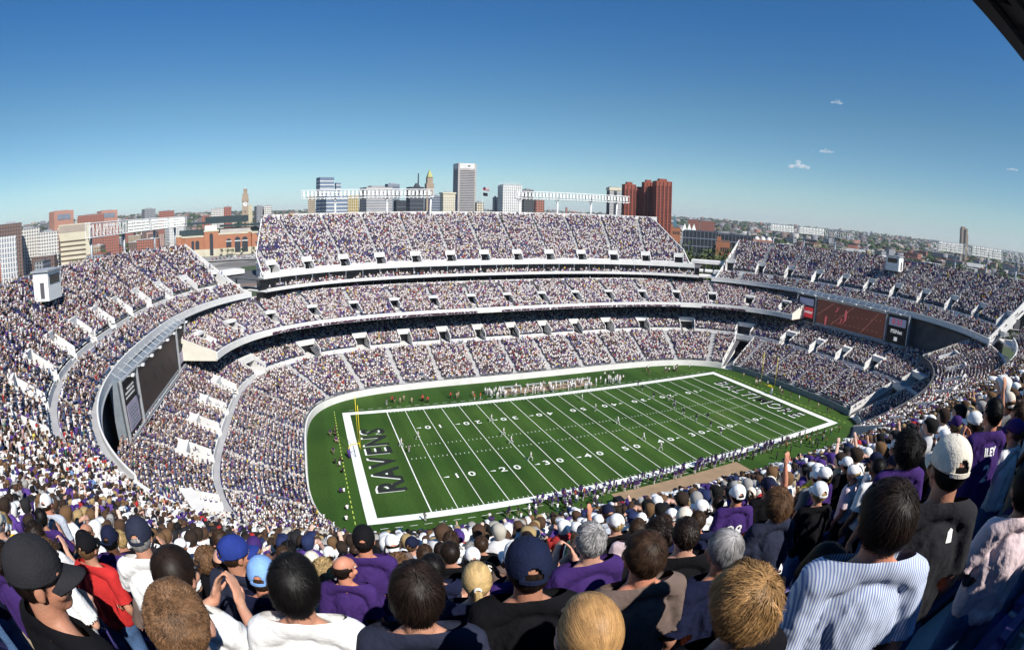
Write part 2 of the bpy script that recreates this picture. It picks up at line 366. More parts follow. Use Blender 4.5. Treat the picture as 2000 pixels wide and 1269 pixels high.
# suites between club and upper deck, far side and near side
def suites(i0, i1, near=False):
    sh = -4.2 if near else 0.0
    mb = MB(); sweep(mb, UP, i0 - 2, i1 + 2, rect(-4.4, -4.0, 26.1, 27.0)); sweep(mb, UP, i0 - 2, i1 + 2, rect(-4.0, 6, 25.9, 26.15)); mb.build('suite_balcony', M['concrete_wall'], stadium)
    mb = MB(); sweep(mb, UP, i0 - 2, i1 + 2, rect(-.6, -.3, 26.16, 29.3)); sweep(mb, UP, i0 - 4, i1 + 4, rect(-1.6, -1.3, 23.0, 25.9)); mb.build('suite_glass', M['dark_glass'], stadium)
    mb = MB()
    for i in np.arange(i0, i1, 6.0):
        for (j, s_, z_, h_) in ((i, -.75, 27.7, 3.1), (i + 3, -2.75, 24.5, 2.7)): mb = MB(); p = UP.at(j, s_); mb.box((p[0], p[1], z_), (.2, .2, h_)); mb.build('suite_mullion', M['steel_blue'], stadium)
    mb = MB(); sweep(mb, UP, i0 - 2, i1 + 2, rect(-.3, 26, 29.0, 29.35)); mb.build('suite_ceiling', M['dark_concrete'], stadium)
    DECKS.append(Deck('suite_row', UP, -3.9, 3, .8, 26.2, .35, i0 - 1, i1 + 1, dens=.55, stand=.3, seats=False))
suites(fu0, fu1)
# end decks
def enddeck(side):
    c = 0 if side > 0 else NU / 2; z0 = 25.6
    w_ = angidx(UP, 80, 57); i0, i1 = c - w_, c + w_
    def ok(i, s):
        p = UP.at(i, s); y = p[..., 1]; far_ = np.interp(s, [0, 22], [57, 66]); near_ = np.interp(s, [0, 22], [60, 80]) if side < 0 else far_; return (y < far_) & (y > -near_)
    n = 11; pr = [i0 + (i1 - i0) * (k + .5) / n for k in range(n)]
    zf = lambda s: z0 + .65 * (s - 1.0)
    fr = Deck('end_deck_front', UP, 1.0, 5, .8, z0, .65, i0 - 10, i1 + 10, ok=ok, aisles=[p + 6 for p in pr], dens=.85, stand=.2); fr.build()
    up = Deck('end_deck', UP, 6.4, 20, .8, z0 + .65 * 5.4 + .3, .65, i0 - 20, i1 + 20, ok=ok, aisles=pr, portals=[(p, 1.5, 6, 10.6) for p in pr], dens=.86, stand=.3); up.build()
    zf2 = lambda s: z0 + .65 * 5.4 + .3 + .65 * (s - 6.4)
    for p in pr: portal(UP, p, 1.5, 6.4, 10.6, zf2, z0 + .65 * 4.6, rd=.5, up=.8)
    zw = z0 + .65 * 4.0
    mb = MB(); sweep(mb, UP, i0, i1, rect(5.0, 6.4, zw - .8, zw + .02)); mb.build('cross_aisle', M['riser'], stadium)
    mb = MB()
    for a, b in zip(pr[:-1], pr[1:]): sweep(mb, UP, a + 1.5, b - 1.5, rect(6.2, 6.4, zw, zw + .9))
    sweep(mb, UP, i0, i1, rect(4.85, 5.0, zw - 1.2, zw + .1))
    mb.build('cross_aisle_wall', M['concrete_wall'], stadium)
    mb = MB(); sweep(mb, UP, i0, i1, rect(-.25, .0, 24.7, 26.4)); mb2 = MB(); sweep(mb2, UP, i0, i1, rect(0, 1.0, 25.2, 25.55)); mb2.build('front_walkway', M['riser'], stadium); mb.build('upper_fascia', M['concrete_wall'], stadium)
    mb = MB(); sweep(mb, UP, i0, i1, rect(-.5, -.25, 24.75, 24.9)); mb.build('fascia_ledge', M['steel'], stadium)
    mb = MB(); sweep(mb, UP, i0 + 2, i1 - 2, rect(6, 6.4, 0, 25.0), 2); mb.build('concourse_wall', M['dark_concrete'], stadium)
    mb = MB(); _ii = np.arange(i0 - 14, i1 + 14, .5); _yy = np.abs(UP.at(_ii, 22.6)[:, 1]) < 65; _o = c if side > 0 else 0; sweep(mb, UP, _ii[_yy][0], _ii[_yy][-1], rect(22.5, 22.7, 26, 40.3), 2); mb.build('upper_rear_wall', M['steel_blue'], stadium)
    for ii in (i0, i1):
        mb = MB(); sg = 1 if ii > c else -1; y = 57 * (sg if side > 0 else -sg)
        if side < 0 and y < 0: continue
        pts = []
        for s_ in (0, 6, 12, 17, 22):
            jj = np.arange(ii - 16, ii + 16, .1); pp = UP.at(jj, s_); q = np.abs(pp[:, 1] - np.interp(s_, [0, 22], [57, 66]) * np.sign(y)).argmin(); pts.append((*pp[q], zf(s_) + .4))
        for a, b in zip(pts[:-1], pts[1:]):
            d = np.array([b[0] - a[0], b[1] - a[1]]); d /= np.linalg.norm(d); t = np.array([-d[1], d[0]]) * .15
            mb.hexa([(a[0] - t[0], a[1] - t[1], a[2] - 2.6), (a[0] + t[0], a[1] + t[1], a[2] - 2.6), (b[0] + t[0], b[1] + t[1], b[2] - 2.6), (b[0] - t[0], b[1] - t[1], b[2] - 2.6),
                     (a[0] - t[0], a[1] - t[1], a[2] + .9), (a[0] + t[0], a[1] + t[1], a[2] + .9), (b[0] + t[0], b[1] + t[1], b[2] + .9), (b[0] - t[0], b[1] - t[1], b[2] + .9)])
        mb.build('upper_end_wall', M['concrete_wall'], stadium)
enddeck(1); enddeck(-1)
# near upper deck (the one the picture was taken from)
zN0 = 46.3 - .645 * (SCAM + .4)      # height of the tread at s=0 measured down from the camera's row
def ok_near(i, s):
    p = NEAR.at(i, s); lim = np.where(p[..., 0] < 0, np.interp(s, [0, 9, 27], [80, 92, 97]), np.interp(s, [0, 9, 27], [79, 92, 97])); return np.abs(p[..., 0]) < lim  # right rear rows widened out of view, added to shade the near corner
NR = 39; NS0 = SCAM - .4 - 36 * .8   # row 36 is the camera's row
ai_n = [a for a in np.arange(6, NEAR.N, 12.2)]
ai_n = [a for a in ai_n if abs(a - NEAR.a0 - ACAM) > 5]
nearU = Deck('upper_deck', NEAR, NS0, NR, .8, 46.3 - .516 * 36, .645, 2, NEAR.N - 3, ok=ok_near, aisles=ai_n, dens=.9, stand=.6)
nearU.near = True; nearU.build()
mb = MB(); sweep(mb, NEAR, NEAR.a0 - 82, NEAR.a0 + 79, rect(-.9, -.5, 26.6, 28.6)); mb.build('upper_fascia', M['concrete_wall'], stadium)
mb = MB(); sweep(mb, NEAR, NEAR.a0 - 80, NEAR.a0 + 76, rect(32.0, 32.3, 28, 49.5), 2); mb.build('upper_rear_wall', M['concrete_wall'], stadium)
mb = MB()
for ii in (NEAR.a0 + 80,): slopewall(mb, NEAR, ii, -.5, 28, lambda s: zN0 + .645 * s, 1.0, 2.0, .3)
mb.build('upper_end_wall', M['concrete_wall'], stadium)
# corner platforms, stairs and concourse roofs in the notches between side and end stands
mb = MB(); mb2 = MB()
for sx in (-1, 1):
    for sy in ((-1, 1) if sx > 0 else (1,)):
        for (x, y, z, dx, dy, dz, rz) in ((86, 66, 25.6, 14, 9, .5, -.75), (92, 73, 30.5, 15, 6, 1.3, -.75), (96, 79, 20.0, 16, 9, .6, -.75), (84, 60, 22.2, 10, 3, 1.2, -.8)):
            mb = MB(); mb.box((sx * x, sy * y, z), (dx, dy, dz), rz * sx * sy); mb.build('corner_platform', M['concrete_wall'], stadium)
        for k in range(4):
            a = -.75 * sx * sy; off = -6 + 4 * k; mb2 = MB(); mb2.box((sx * 92 + math.cos(a) * off, sy * 73 + math.sin(a) * off, 24), (.5, .5, 13)); mb2.build('corner_column', M['steel_blue'], stadium)

# ================================================================ field
def grass_mat():
    m = bpy.data.materials.new('mown_grass'); m.use_nodes = True; n = m.node_tree; b = n.nodes['Principled BSDF']; b.inputs['Roughness'].default_value = .9; b.inputs['Specular IOR Level'].default_value = .15
    tc = n.nodes.new('ShaderNodeTexCoord')
    a = n.nodes.new('ShaderNodeTexNoise'); a.inputs['Scale'].default_value = .045; a.inputs['Detail'].default_value = 5; n.links.new(tc.outputs['Object'], a.inputs['Vector'])
    c = n.nodes.new('ShaderNodeTexNoise'); c.inputs['Scale'].default_value = 2.5; c.inputs['Detail'].default_value = 6; n.links.new(tc.outputs['Object'], c.inputs['Vector'])
    r = n.nodes.new('ShaderNodeValToRGB'); n.links.new(a.outputs['Fac'], r.inputs['Fac'])
    r.color_ramp.elements[0].position = .35; r.color_ramp.elements[0].color = (.024, .066, .010, 1); r.color_ramp.elements[1].position = .68; r.color_ramp.elements[1].color = (.048, .100, .017, 1)
    e = r.color_ramp.elements.new(.8); e.color = (.075, .10, .035, 1)
    mx = n.nodes.new('ShaderNodeMix'); mx.data_type = 'RGBA'; mx.blend_type = 'OVERLAY'; mx.inputs[0].default_value = .55
    wv = n.nodes.new('ShaderNodeTexWave'); wv.bands_direction = 'X'; wv.inputs['Scale'].default_value = .0345; wv.inputs['Distortion'].default_value = .25; wv.inputs['Detail'].default_value = 2; n.links.new(tc.outputs['Object'], wv.inputs['Vector'])
    mr = n.nodes.new('ShaderNodeMapRange'); mr.inputs[1].default_value = .35; mr.inputs[2].default_value = .65; mr.inputs[3].default_value = .90; mr.inputs[4].default_value = 1.08; n.links.new(wv.outputs['Fac'], mr.inputs[0])
    m0 = n.nodes.new('ShaderNodeMix'); m0.data_type = 'RGBA'; m0.blend_type = 'MULTIPLY'; m0.inputs[0].default_value = 1; n.links.new(r.outputs[0], m0.inputs[6]); n.links.new(mr.outputs[0], m0.inputs[7])
    n.links.new(m0.outputs[2], mx.inputs[6]); n.links.new(c.outputs['Fac'], mx.inputs[7]); n.links.new(mx.outputs[2], b.inputs['Base Color'])
    return m
M['grass'] = grass_mat(); M['line'] = mat('field_line_paint', (.80, .82, .78), .9, .10, .8, detail=6); M['line_black'] = mat('black_field_paint', (.014, .018, .016), .9, .2, 1.0)
M['yline'] = mat('yellow_green_paint', (.50, .60, .10), .9, .1, 1)
yd = .9144; W = 24.384; L2 = 54.864; GL = 45.72
mb = MB(); pts = [tuple(p) for p in LOW.at(np.arange(0, NL, 2.0), .3)]
mb.prism(pts, -.3, 0.0); tag(mb.build('field', M['grass']), kind='structure')
def flat(mb, x0, x1, y0, y1, z=.004): mb.add([(x0, y0, z), (x1, y0, z), (x1, y1, z), (x0, y1, z)], [(0, 1, 2, 3)])
mb = MB(); bw = 1.83
flat(mb, -L2 - bw, L2 + bw, W, W + bw); flat(mb, -L2 - bw, L2 + bw, -W - bw, -W); flat(mb, -L2 - bw, -L2, -W, W); flat(mb, L2, L2 + bw, -W, W)
for k in range(21):
    x = -GL + k * 5 * yd; hw = .11 if k in (0, 20) else .065; flat(mb, x - hw, x + hw, -W, W)
for k in range(1, 100):
    if k % 5 == 0: continue
    x = -GL + k * yd
    for y in (-W + .1, W - .7, 2.82, -2.82 - .6): flat(mb, x - .05, x + .05, y, y + .6, .008)
tag(mb.build('yard_lines', M['line']), kind='structure')
mb = MB()
for y0 in (-27.9, 27.6):
    for x in np.arange(-L2, L2, 2.4): flat(mb, x, x + 1.3, y0, y0 + .1)
tag(mb.build('restraining_line', M['line']), kind='structure')
mb = MB()
for x0 in (-58.7, 58.6):
    for y in np.arange(-27.5, 27.5, 1.8): flat(mb, x0, x0 + .16, y, y + .95)
tag(mb.build('restraining_line', M['yline']), kind='structure')
def ground_text(s, size, x, y, rot, name, m, z, off=0, sx=1.0):
    o = text_mesh(s, size, 0, name, m, off=off, sx=sx); o.location = (x, y, z); o.rotation_euler = (0, 0, rot); tag(o, kind='structure'); return o
for s, x, rot, n in (('RAVENS', -50.55, PI / 2, 6), ('BALTIMORE', 50.9, -PI / 2, 9)):
    sp = 5.35 if n == 6 else 3.9; y0 = -14.0 if n == 6 else 15.6; sg = 1 if n == 6 else -1
    for k, ch in enumerate(s):
        wl = dict(B=1, A=1.05, L=.9, T=.9, I=.5, M=1.3, O=1.15, R=1.0, E=.95); adv = sum((wl[c_] + wl[c2]) / 2 for c_, c2 in zip(s[:k], s[1:k + 1])) * 4.1 if n == 9 else 0
        y = y0 + sg * sp * k if n == 6 else 15.4 - adv * 31.0 / (sum((wl[a_] + wl[b_]) / 2 for a_, b_ in zip(s[:-1], s[1:])) * 4.1)
        wd = 1.05 if n == 6 else .82
        ground_text(ch, 7.2 if n == 6 else 6.8, x - .34, y - .1, rot, 'end_zone_lettering', M['line'], .008, off=.13, sx=wd)
        ground_text(ch, 7.2 if n == 6 else 6.8, x + .16, y + .16, rot, 'end_zone_lettering', M['line_black'], .012, off=.24 if n == 6 else .15, sx=wd)
for k in range(1, 10):
    x = -GL + k * 10 * yd; num = '10 20 30 40 50 40 30 20 10'.split()[k - 1]
    for sg in (1, -1):
        rot = 0 if sg > 0 else PI
        for j, ch in enumerate(num):
            ground_text(ch, 2.6, x + sg * (-1.45 + 2.9 * j), -12.6 * sg, rot, 'yard_number', M['line'], .012, off=.035, sx=1.15)
        if k != 5:
            dr = -1 if k < 5 else 1; ax = x + dr * 3.0; mb = MB(); mb.add([(ax, -12.6 * sg - .28, .012), (ax + dr * 1.2, -12.6 * sg, .012), (ax, -12.6 * sg + .28, .012)], [(0, 1, 2) if dr > 0 else (0, 2, 1)])
            tag(mb.build('direction_arrow', M['line']), kind='structure')
# team mats and benches
M['mat'] = mat('tan_mat', (.30, .21, .13), .95, .12, .5, detail=6)
for sg, x0, x1, y0, y1, lb in ((-1, -14.5, 16, -33.6, -28.9, 'long tan ground mat behind the near sideline of the field'), (1, -14, 14, 28.9, 33.4, 'long tan ground mat behind the far sideline under the white-shirted team')):
    mb = MB(); mb.box(((x0 + x1) / 2, (y0 + y1) / 2, .03), (x1 - x0, y1 - y0, .05)); tag(mb.build('sideline_mat', M['mat']), lb, 'mat')
for y, rows in ((-34.3, [-13.5, -6, 1.5, 9]), (33.8, [-13, -5.5, 2, 9])):
    for k, x in enumerate(rows):
        e = empty('team_bench', (x + 3.1, y, 0)); side = 'near' if y < 0 else 'far'
        tag(e, ('first', 'second', 'third', 'fourth')[k] + f' white team bench from the left along the {side} sideline mat', 'bench', f'team benches along the {side} sideline')
        mb = MB(); mb.box((0, 0, .45), (6.2, .42, .07)); mb.build('seat', M['steel'], e)
        sg = -1 if y < 0 else 1; mb = MB(); mb.box((0, sg * .25, .66), (6.2, .05, .16)); mb.build('backrest', M['steel'], e)
        for q in (-2.8, 0, 2.8): mb = MB(); mb.box((q, 0, .205), (.08, .36, .41)); mb.build('leg', M['steel'], e)
mb = MB(); mb.box((0, 0, .75), (1.6, 2.2, 1.4), top=.95); mb.box((0, 0, 1.48), (1.4, 2.0, .08)); mb.box((.9, -.5, .3), (.3, .6, .5))
o = mb.build('equipment_crate', M['black_steel']); o.location = (-15.4, -33.2, .0); tag(o, 'dark upright equipment crate at the left end of the near sideline mat', 'crate')
# goal posts
def goal(x, sg, pad, lb):
    e = empty('goal_post', (x, 0, 0)); tag(e, lb, 'goal post')
    mb = MB(); mb.bar((sg * 2.3, 0, 0), (sg * 2.3, 0, 1.9), .32, n=12); mb.build('pad', pad, e, True)
    mb = MB(); pr = [(sg * 2.3, 0, 1.9), (sg * 2.25, 0, 2.3), (sg * 1.9, 0, 2.75), (sg * 1.3, 0, 3.0), (0, 0, 3.05)]
    for a, b in zip(pr[:-1], pr[1:]): mb.bar(a, b, .085, n=10)
    mb.build('gooseneck', M['yellow'], e, True)
    mb = MB(); mb.bar((0, -2.82, 3.05), (0, 2.82, 3.05), .085, n=10); mb.build('crossbar', M['yellow'], e, True)
    for y in (-2.82, 2.82): mb = MB(); mb.bar((0, y, 3.0), (0, y, 12.2), .06, n=10); mb.build('upright', M['yellow'], e, True)
goal(-54.86, -1, M['purple_pad'], 'yellow goal post with a purple padded base behind the left end zone lettering')
goal(54.86, 1, M['steel_blue'], 'yellow goal post with a grey padded base behind the right end zone lettering')
# ================================================================ scoreboards
def screen_mat(nm, c0, c1, em):
    m = bpy.data.materials.new(nm); m.use_nodes = True; n = m.node_tree; b = n.nodes['Principled BSDF']; tc = n.nodes.new('ShaderNodeTexCoord')
    no = n.nodes.new('ShaderNodeTexNoise'); no.inputs['Scale'].default_value = .12; n.links.new(tc.outputs['Object'], no.inputs['Vector']); r = n.nodes.new('ShaderNodeValToRGB')
    r.color_ramp.elements[0].color = (*c0, 1); r.color_ramp.elements[1].color = (*c1, 1); n.links.new(no.outputs['Fac'], r.inputs['Fac'])
    n.links.new(r.outputs[0], b.inputs['Base Color']); n.links.new(r.outputs[0], b.inputs['Emission Color']); b.inputs['Emission Strength'].default_value = em; b.inputs['Roughness'].default_value = .6
    return m
M['scrR'] = screen_mat('lit_screen', (.045, .014, .012), (.07, .024, .016), .55); M['scrL'] = screen_mat('dim_screen', (.012, .008, .008), (.03, .016, .014), .3)
M['red_em'] = screen_mat('lit_red', (.30, .015, .02), (.40, .03, .04), .6); M['pink_em'] = screen_mat('lit_pink', (.32, .06, .08), (.36, .08, .09), .6); M['line_em'] = screen_mat('lit_line', (.20, .09, .07), (.24, .10, .08), .55)
M['blue_em'] = screen_mat('lit_blue', (.10, .12, .2), (.14, .16, .26), .5); M['white_em'] = screen_mat('lit_white', (.5, .5, .5), (.6, .6, .6), .5); M['lav'] = mat('lavender_panel', (.40, .36, .46), .7, .1, .6)
def board(sx, lb):
    e = empty('scoreboard', (sx * 93.9, 0, 15.6)); e.rotation_euler = (0, 0, 0 if sx < 0 else PI)   # local +x faces the field
    tag(e, lb, 'scoreboard')
    mb = MB(); mb.box((-1.2, 0, 4.7), (1.6, 48.4, 9.4)); mb.build('housing', M['steel_blue'], e)
    mb = MB()
    for y in (-24.1, -15.3, 15.3, 24.1): mb.bar((.15, y, -.4), (.15, y, 9.8), .28, n=8)
    for z in (-.1, 9.5): mb.bar((.15, -24.3, z), (.15, 24.3, z), .26, n=8)
    mb.bar((.35, -24.3, -.5), (.35, 24.3, -.5), .14, n=6)
    for y in np.arange(-23, 24, 3.2): mb.bar((.15, y, 9.5), (-1.6, y, 10.6), .06, n=5)
    mb.build('frame', M['steel'], e)
    for y in np.arange(-21, 22, 6.0): mb = MB(); mb.bar((.2, y, 9.4), (1.5, y, 9.7), .05, n=5); mb.box((1.5, y, 9.7), (.5, .8, .35)); mb.build('spotlight', M['white_steel'], e)
    s = MB(); s.box((-.3, 0, 4.6), (.4, 29.2, 7.9)); s.build('screen', M['scrR'] if sx > 0 else M['scrL'], e)
    mb = MB(); mb.box((-.25, 0, 8.9), (.3, 29.4, .5)); mb.box((-.25, 0, .35), (.3, 29.4, .4)); mb.build('screen_trim', M['steel'], e)
    if sx > 0:
        mb = MB()
        for (y0, z0, y1, z1) in ((12, 8.3, 5.5, 1.0), (1.5, 8.4, -8.0, .9), (-7, 8.4, -14.4, 3.2)): mb.bar((-.06, y0, z0), (-.06, y1, z1), .09, n=4)
        for k in range(11): mb.box((-.07, 13 - k * 1.9, 6.2 - k * .18), (.03, .3, .3)); mb.box((-.07, 12 - k * 1.9, 2.4 - k * .05), (.03, .3, .3))
        mb.build('yard_line_image', M['line_em'], e)
        mb = MB()
        for (y, z, h) in ((-1.6, 5.2, 3.8), (-5.4, 6.6, 1.4), (-10.2, 2.0, 3.4), (-3.4, 3.2, 1.6)):
            mb.ball((-.06, y, z), h / 2, 10, 8, (.03, .26, 1)); mb.bar((-.06, y, z - h * .3), (-.06, y - .9, z - h * .75), .14, n=5); mb.bar((-.06, y, z + h * .1), (-.06, y + .9, z + h * .35), .10, n=5)
        mb.build('player_image', M['pink_em'], e)
    for sg in (-1, 1):
        y = sg * 19.7; p = MB(); p.box((-.3, y, 4.6), (.4, 7.6, 8.4)); pn = p.build('side_panel', M['black'], e)
        q = MB(); q.box((-.07, y, 6.9), (.06, 6.6, 2.4)); q.build('message_board', M['blue_em'] if sx > 0 else M['black_steel'], pn)
        if sx > 0 and sg < 0:
            q = MB(); q.box((-.06, y, 3.3), (.08, 6.8, 3.6)); q.build('sponsor_sign', M['red_em'], pn)
            t = text_mesh('Budweiser', 1.55, .02, 'sign_lettering', M['white_em'], pn, off=.03)
            t.location = (.03, y, 3.5); t.rotation_euler = (PI / 2, 0, PI / 2)
        elif sx > 0:
            t = text_mesh('0 21', 2.3, .02, 'sign_lettering', M['red_em'], pn, off=.03); t.location = (.03, y, 6.9); t.rotation_euler = (PI / 2, 0, PI / 2)
            t = text_mesh('PSINet', 1.6, .02, 'sign_lettering', M['white_em'], pn, off=.04); t.location = (.03, y, 4.0); t.rotation_euler = (PI / 2, 0, PI / 2)
            q = MB(); q.box((0, y, 1.8), (.05, 1.3, 1.2)); q.build('small_sign', M['white_em'], pn)
        elif sg < 0:
            q = MB(); q.box((-.06, y + .3, 3.0), (.08, 6.0, 4.2)); q.build('sponsor_sign', M['lav'], pn)
            q = MB(); q.box((-.04, y, 6.9), (.08, 4.6, .3)); q.box((-.04, y + .5, 7.5), (.08, 3.6, .25)); q.box((-.04, y, 6.2), (.08, 4.8, .25)); q.build('sign_lettering', M['white'], pn)
            q = MB()
            for k in range(6): q.box((0, y + .3 + (k % 2) * .3, 1.5 + k * .55), (.05, 4.6 - (k % 3) * .9, .16))
            q.build('sign_lettering', M['steel_blue'], pn)
        else:
            q = MB(); q.box((-.06, y, 2.2), (.08, 6.0, 2.4)); q.build('sponsor_sign', M['lav'], pn)
board(-1, 'huge dark scoreboard on the left end stand, its big screen brown-black')
board(1, 'scoreboard on the right end stand with a reddish replay picture on its screen')
# ================================================================ floodlight banks
M['lamp'] = mat('floodlight_housing', (.78, .78, .74), .45, .05, 2)
M['lamp_lit'] = mat('lit_floodlight', (.8, .8, .74), .4, .05, 2); _b = M['lamp_lit'].node_tree.nodes['Principled BSDF']; _b.inputs['Emission Color'].default_value = (1, .97, .88, 1); _b.inputs['Emission Strength'].default_value = .35
def lightbank(p0, p1, z0, z1, masts, lb, grid=None, zrim=47.5, lean=0.0, dark=False, gp='floodlight banks on the stand rims'):
    p0 = np.array(p0, float); p1 = np.array(p1, float); Ln = np.linalg.norm(p1 - p0); d = (p1 - p0) / Ln; nrm_ = np.array([d[1], -d[0]])
    if np.dot(nrm_, -p0) < 0: nrm_ = -nrm_     # towards the field
    e = empty('floodlight_bank', (*p0, zrim)); tag(e, lb, 'floodlight bank', gp); P = lambda t, o, z: (*(d * t + nrm_ * o), z - zrim)
    ms = M['black_steel'] if dark else M['white_steel']; mb = MB()
    for o in (-.9, .6):
        for z in (z0, z1): mb.bar(P(0, o, z), P(Ln, o, z), .16, n=5)
    n = int(Ln / 2.2)
    for k in range(n + 1):
        t = Ln * k / n
        for o in (-.9, .6): mb.bar(P(t, o, z0), P(t, o, z1), .09, n=4)
        for z in (z0, z1): mb.bar(P(t, -.9, z), P(t, .6, z), .07, n=4)
        if k < n:
            t2 = Ln * (k + 1) / n; mb.bar(P(t, -.9, z0 if k % 2 else z1), P(t2, -.9, z1 if k % 2 else z0), .07, n=4); mb.bar(P(t, .6, z0), P(t2, -.9, z0), .06, n=4)
    mb.build('truss', ms, e)
    mb = MB(); ang = math.atan2(d[1], d[0])
    c = P(Ln / 2, -.1, z0 + .05); mb.box(c, (Ln, 1.1, .08), ang); c = P(Ln / 2, -.95, z0 + 1.0); mb.box(c, (Ln, .05, .06), ang)
    mb.build('catwalk', ms, e)
    for t in masts:
        mb = MB(); mb.bar(P(t, -1.5 + lean, zrim - 7), P(t, -.2, z0), .38, .34, n=10); mb.bar(P(t, -.2, z0), P(t, -.1, z1 - .5), .2, n=8)
        mb.bar(P(t - 1.6, -.2, z0 + .1), P(t, -.6, z0 - 1.8), .12, n=5); mb.build('mast', ms if lean == 0 else M['steel'], e, True)
    if grid is None:
        k = 0
        if dark:
            mb = MB(); mb.box(P(Ln / 2, .72, z0 - .05), (Ln, .40, .40), ang); mb.box(P(Ln / 2, -.1, z0 - .05), (Ln, .22, .3), ang); mb.box(P(Ln / 2, .85, z0 + .5), (Ln, .1, .9), ang); mb.build('walkway', ms, e)
        for t in (np.arange(1.0, Ln - .5, 1.55) if not dark else ()):
            mb = MB(); c = P(t, .95, (z0 + z1) / 2 + .1); mb.box(c, (.85, .5, (z1 - z0) * .62), ang, top=.9); mb.bar(P(t, .9, z0 - .1), P(t, 1.3, z0 - .5), .22, n=6); mb.build('floodlight', ms if dark else M['lamp'], e)
    else:
        for (a, b) in grid:
            for t in np.arange(a, b, 1.7):
                for q in range(4):
                    z = z0 + .35 + q * (z1 - z0 - .5) / 3.4; mb = MB(); c = P(t, 1.0, z); mb.box(c, (1.3, .5, .5), ang, top=.9); mb.build('floodlight', M['lamp_lit'], e)
    return e
lightbank((-66, 108), (-15, 108), 53.4, 56.4, (13, 33, 50), 'white floodlight truss over the far stand in front of the striped office blocks')
lightbank((19, 108), (73, 108), 53.6, 56.4, (2, 19, 35, 48), 'white floodlight truss over the far stand ending at the red brick towers')
lightbank((-122, 32), (-114, 116), 45.2, 48.8, (2, 24, 50, 72), 'floodlight truss on the rim of the left end stand with white lamp grids', grid=[(26, 42), (46, 60), (64, 80)], zrim=42, lean=1.4)
lightbank((122, 68), (122, 20), 45.3, 48.0, (4, 22, 39), 'floodlight truss on the right end stand rim, left of the press booth', grid=[(4, 16), (21, 33)], zrim=42, lean=1.4)
lightbank((122, -17), (122, -55), 45.3, 48.4, (10, 23, 35), 'floodlight truss on the right rim before the lone brown tower', grid=[(4, 14), (18, 29)], zrim=42, lean=1.4)
lightbank((-52, -99.68), (-14, -99.68), 54.0, 57.0, (), 'dark underside of the floodlight truss overhead in the top right corner', zrim=54, dark=True)
# camera booths on the end decks
for x, y, sg, lb in ((-112, -12.0, 1, 'white press booth with a dark window on top of the left end stand'), (112.5, -6.0, -1, 'grey-white press booth with a dark window on top of the right end stand')):
    e = empty('press_booth', (x, y, 36.3)); tag(e, lb, 'booth')
    mb = MB(); mb.box((0, 0, 2.6), (3.4, 5.6, 4.8)); mb.build('wall', M['white'], e); mb = MB(); mb.box((0, 0, 5.2), (4.0, 6.2, .3)); mb.build('roof', M['steel'], e)
    mb = MB(); mb.box((sg * 1.72, 0, 3.7), (.08, 4.2, 1.5)); mb.build('window', M['dark_glass'], e); mb = MB(); mb.box((.3, -2.83, 2.0), (.9, .08, 2.6)); mb.build('door', M['dark_concrete'], e)
# flags on the far rim
for x, lb, kind in ((5.5, 'tall white pole with a striped flag above a black flag on the far rim', 0),):
    e = empty('flag_pole', (x, 109.5, 47)); tag(e, lb, 'flag pole'); mb = MB(); mb.bar((0, 0, 0), (0, 0, 11.0), .09, .05, n=8); mb.build('pole', M['white_steel'], e)
    M['flag_red'] = mat('red_cloth', (.45, .03, .04), .9, .3, 2); M['flag_black'] = mat('black_cloth', (.02, .02, .025), .9, .2, 2)
    for z, m_, w_ in ((10.2, 'flag_red', 2.6), (8.0, 'flag_black', 2.0)):
        mb = MB(); V = []; F = []
        for a in range(9):
            for b_ in range(2):
                for c_ in range(2): V.append((.1 + a * w_ / 8, math.sin(a * 1.1) * .18 + c_ * .03, z - .75 + b_ * 1.3 - a * .03))
        for a in range(8):
            o_ = a * 4
            for (p, q) in ((0, 1), (1, 3), (3, 2), (2, 0)): F.append((o_ + p, o_ + q, o_ + 4 + q, o_ + 4 + p))
        mb.add(V, F); f = mb.build('flag', M[m_], e)
        if m_ == 'flag_red':
            q = MB()
            for s_ in range(3): q.box((1.8, .0, z - .45 + s_ * .38), (1.5, .48, .16))
            q.build('stripes', M['white'], f); q = MB(); q.box((.6, .05, z + .25), (.95, .46, .62)); q.build('canton', M['seat'], f)
# ================================================================ the crowd (low detail figures)
SKIN = np.array([(.62, .38, .30), (.66, .43, .34), (.52, .30, .22), (.24, .12, .08), (.72, .50, .42)]); SKINP = [.35, .3, .15, .1, .1]
HAIRC = np.array([(.03, .02, .015), (.07, .04, .025), (.14, .08, .04), (.35, .25, .12), (.30, .29, .28), (.01, .01, .01)]); HAIRP = [.25, .3, .15, .1, .08, .12]
CAPC = np.array([(.80, .80, .79), (.02, .02, .022), (.06, .03, .17), (.02, .03, .09), (.45, .42, .36), (.40, .03, .03)]); CAPP = [.42, .2, .16, .12, .06, .04]
SHIRT = np.array([(.82, .81, .80), (.58, .58, .60), (.10, .05, .26), (.02, .02, .024), (.025, .035, .10), (.42, .04, .04), (.45, .36, .25), (.16, .26, .46), (.05, .18, .10), (.75, .60, .08), (.60, .38, .36), (.30, .31, .33), (.16, .08, .07)])
SHIRTP = [.48, .05, .12, .12, .05, .035, .03, .045, .01, .01, .02, .05, .02]
PANT = np.array([(.10, .15, .27), (.45, .38, .27), (.02, .02, .025), (.06, .08, .15), (.6, .58, .55)]); PANTP = [.4, .12, .25, .2, .03]
def pick(A, p, n): p = np.array(p) / sum(p); return A[rng.choice(len(A), n, p=p)]
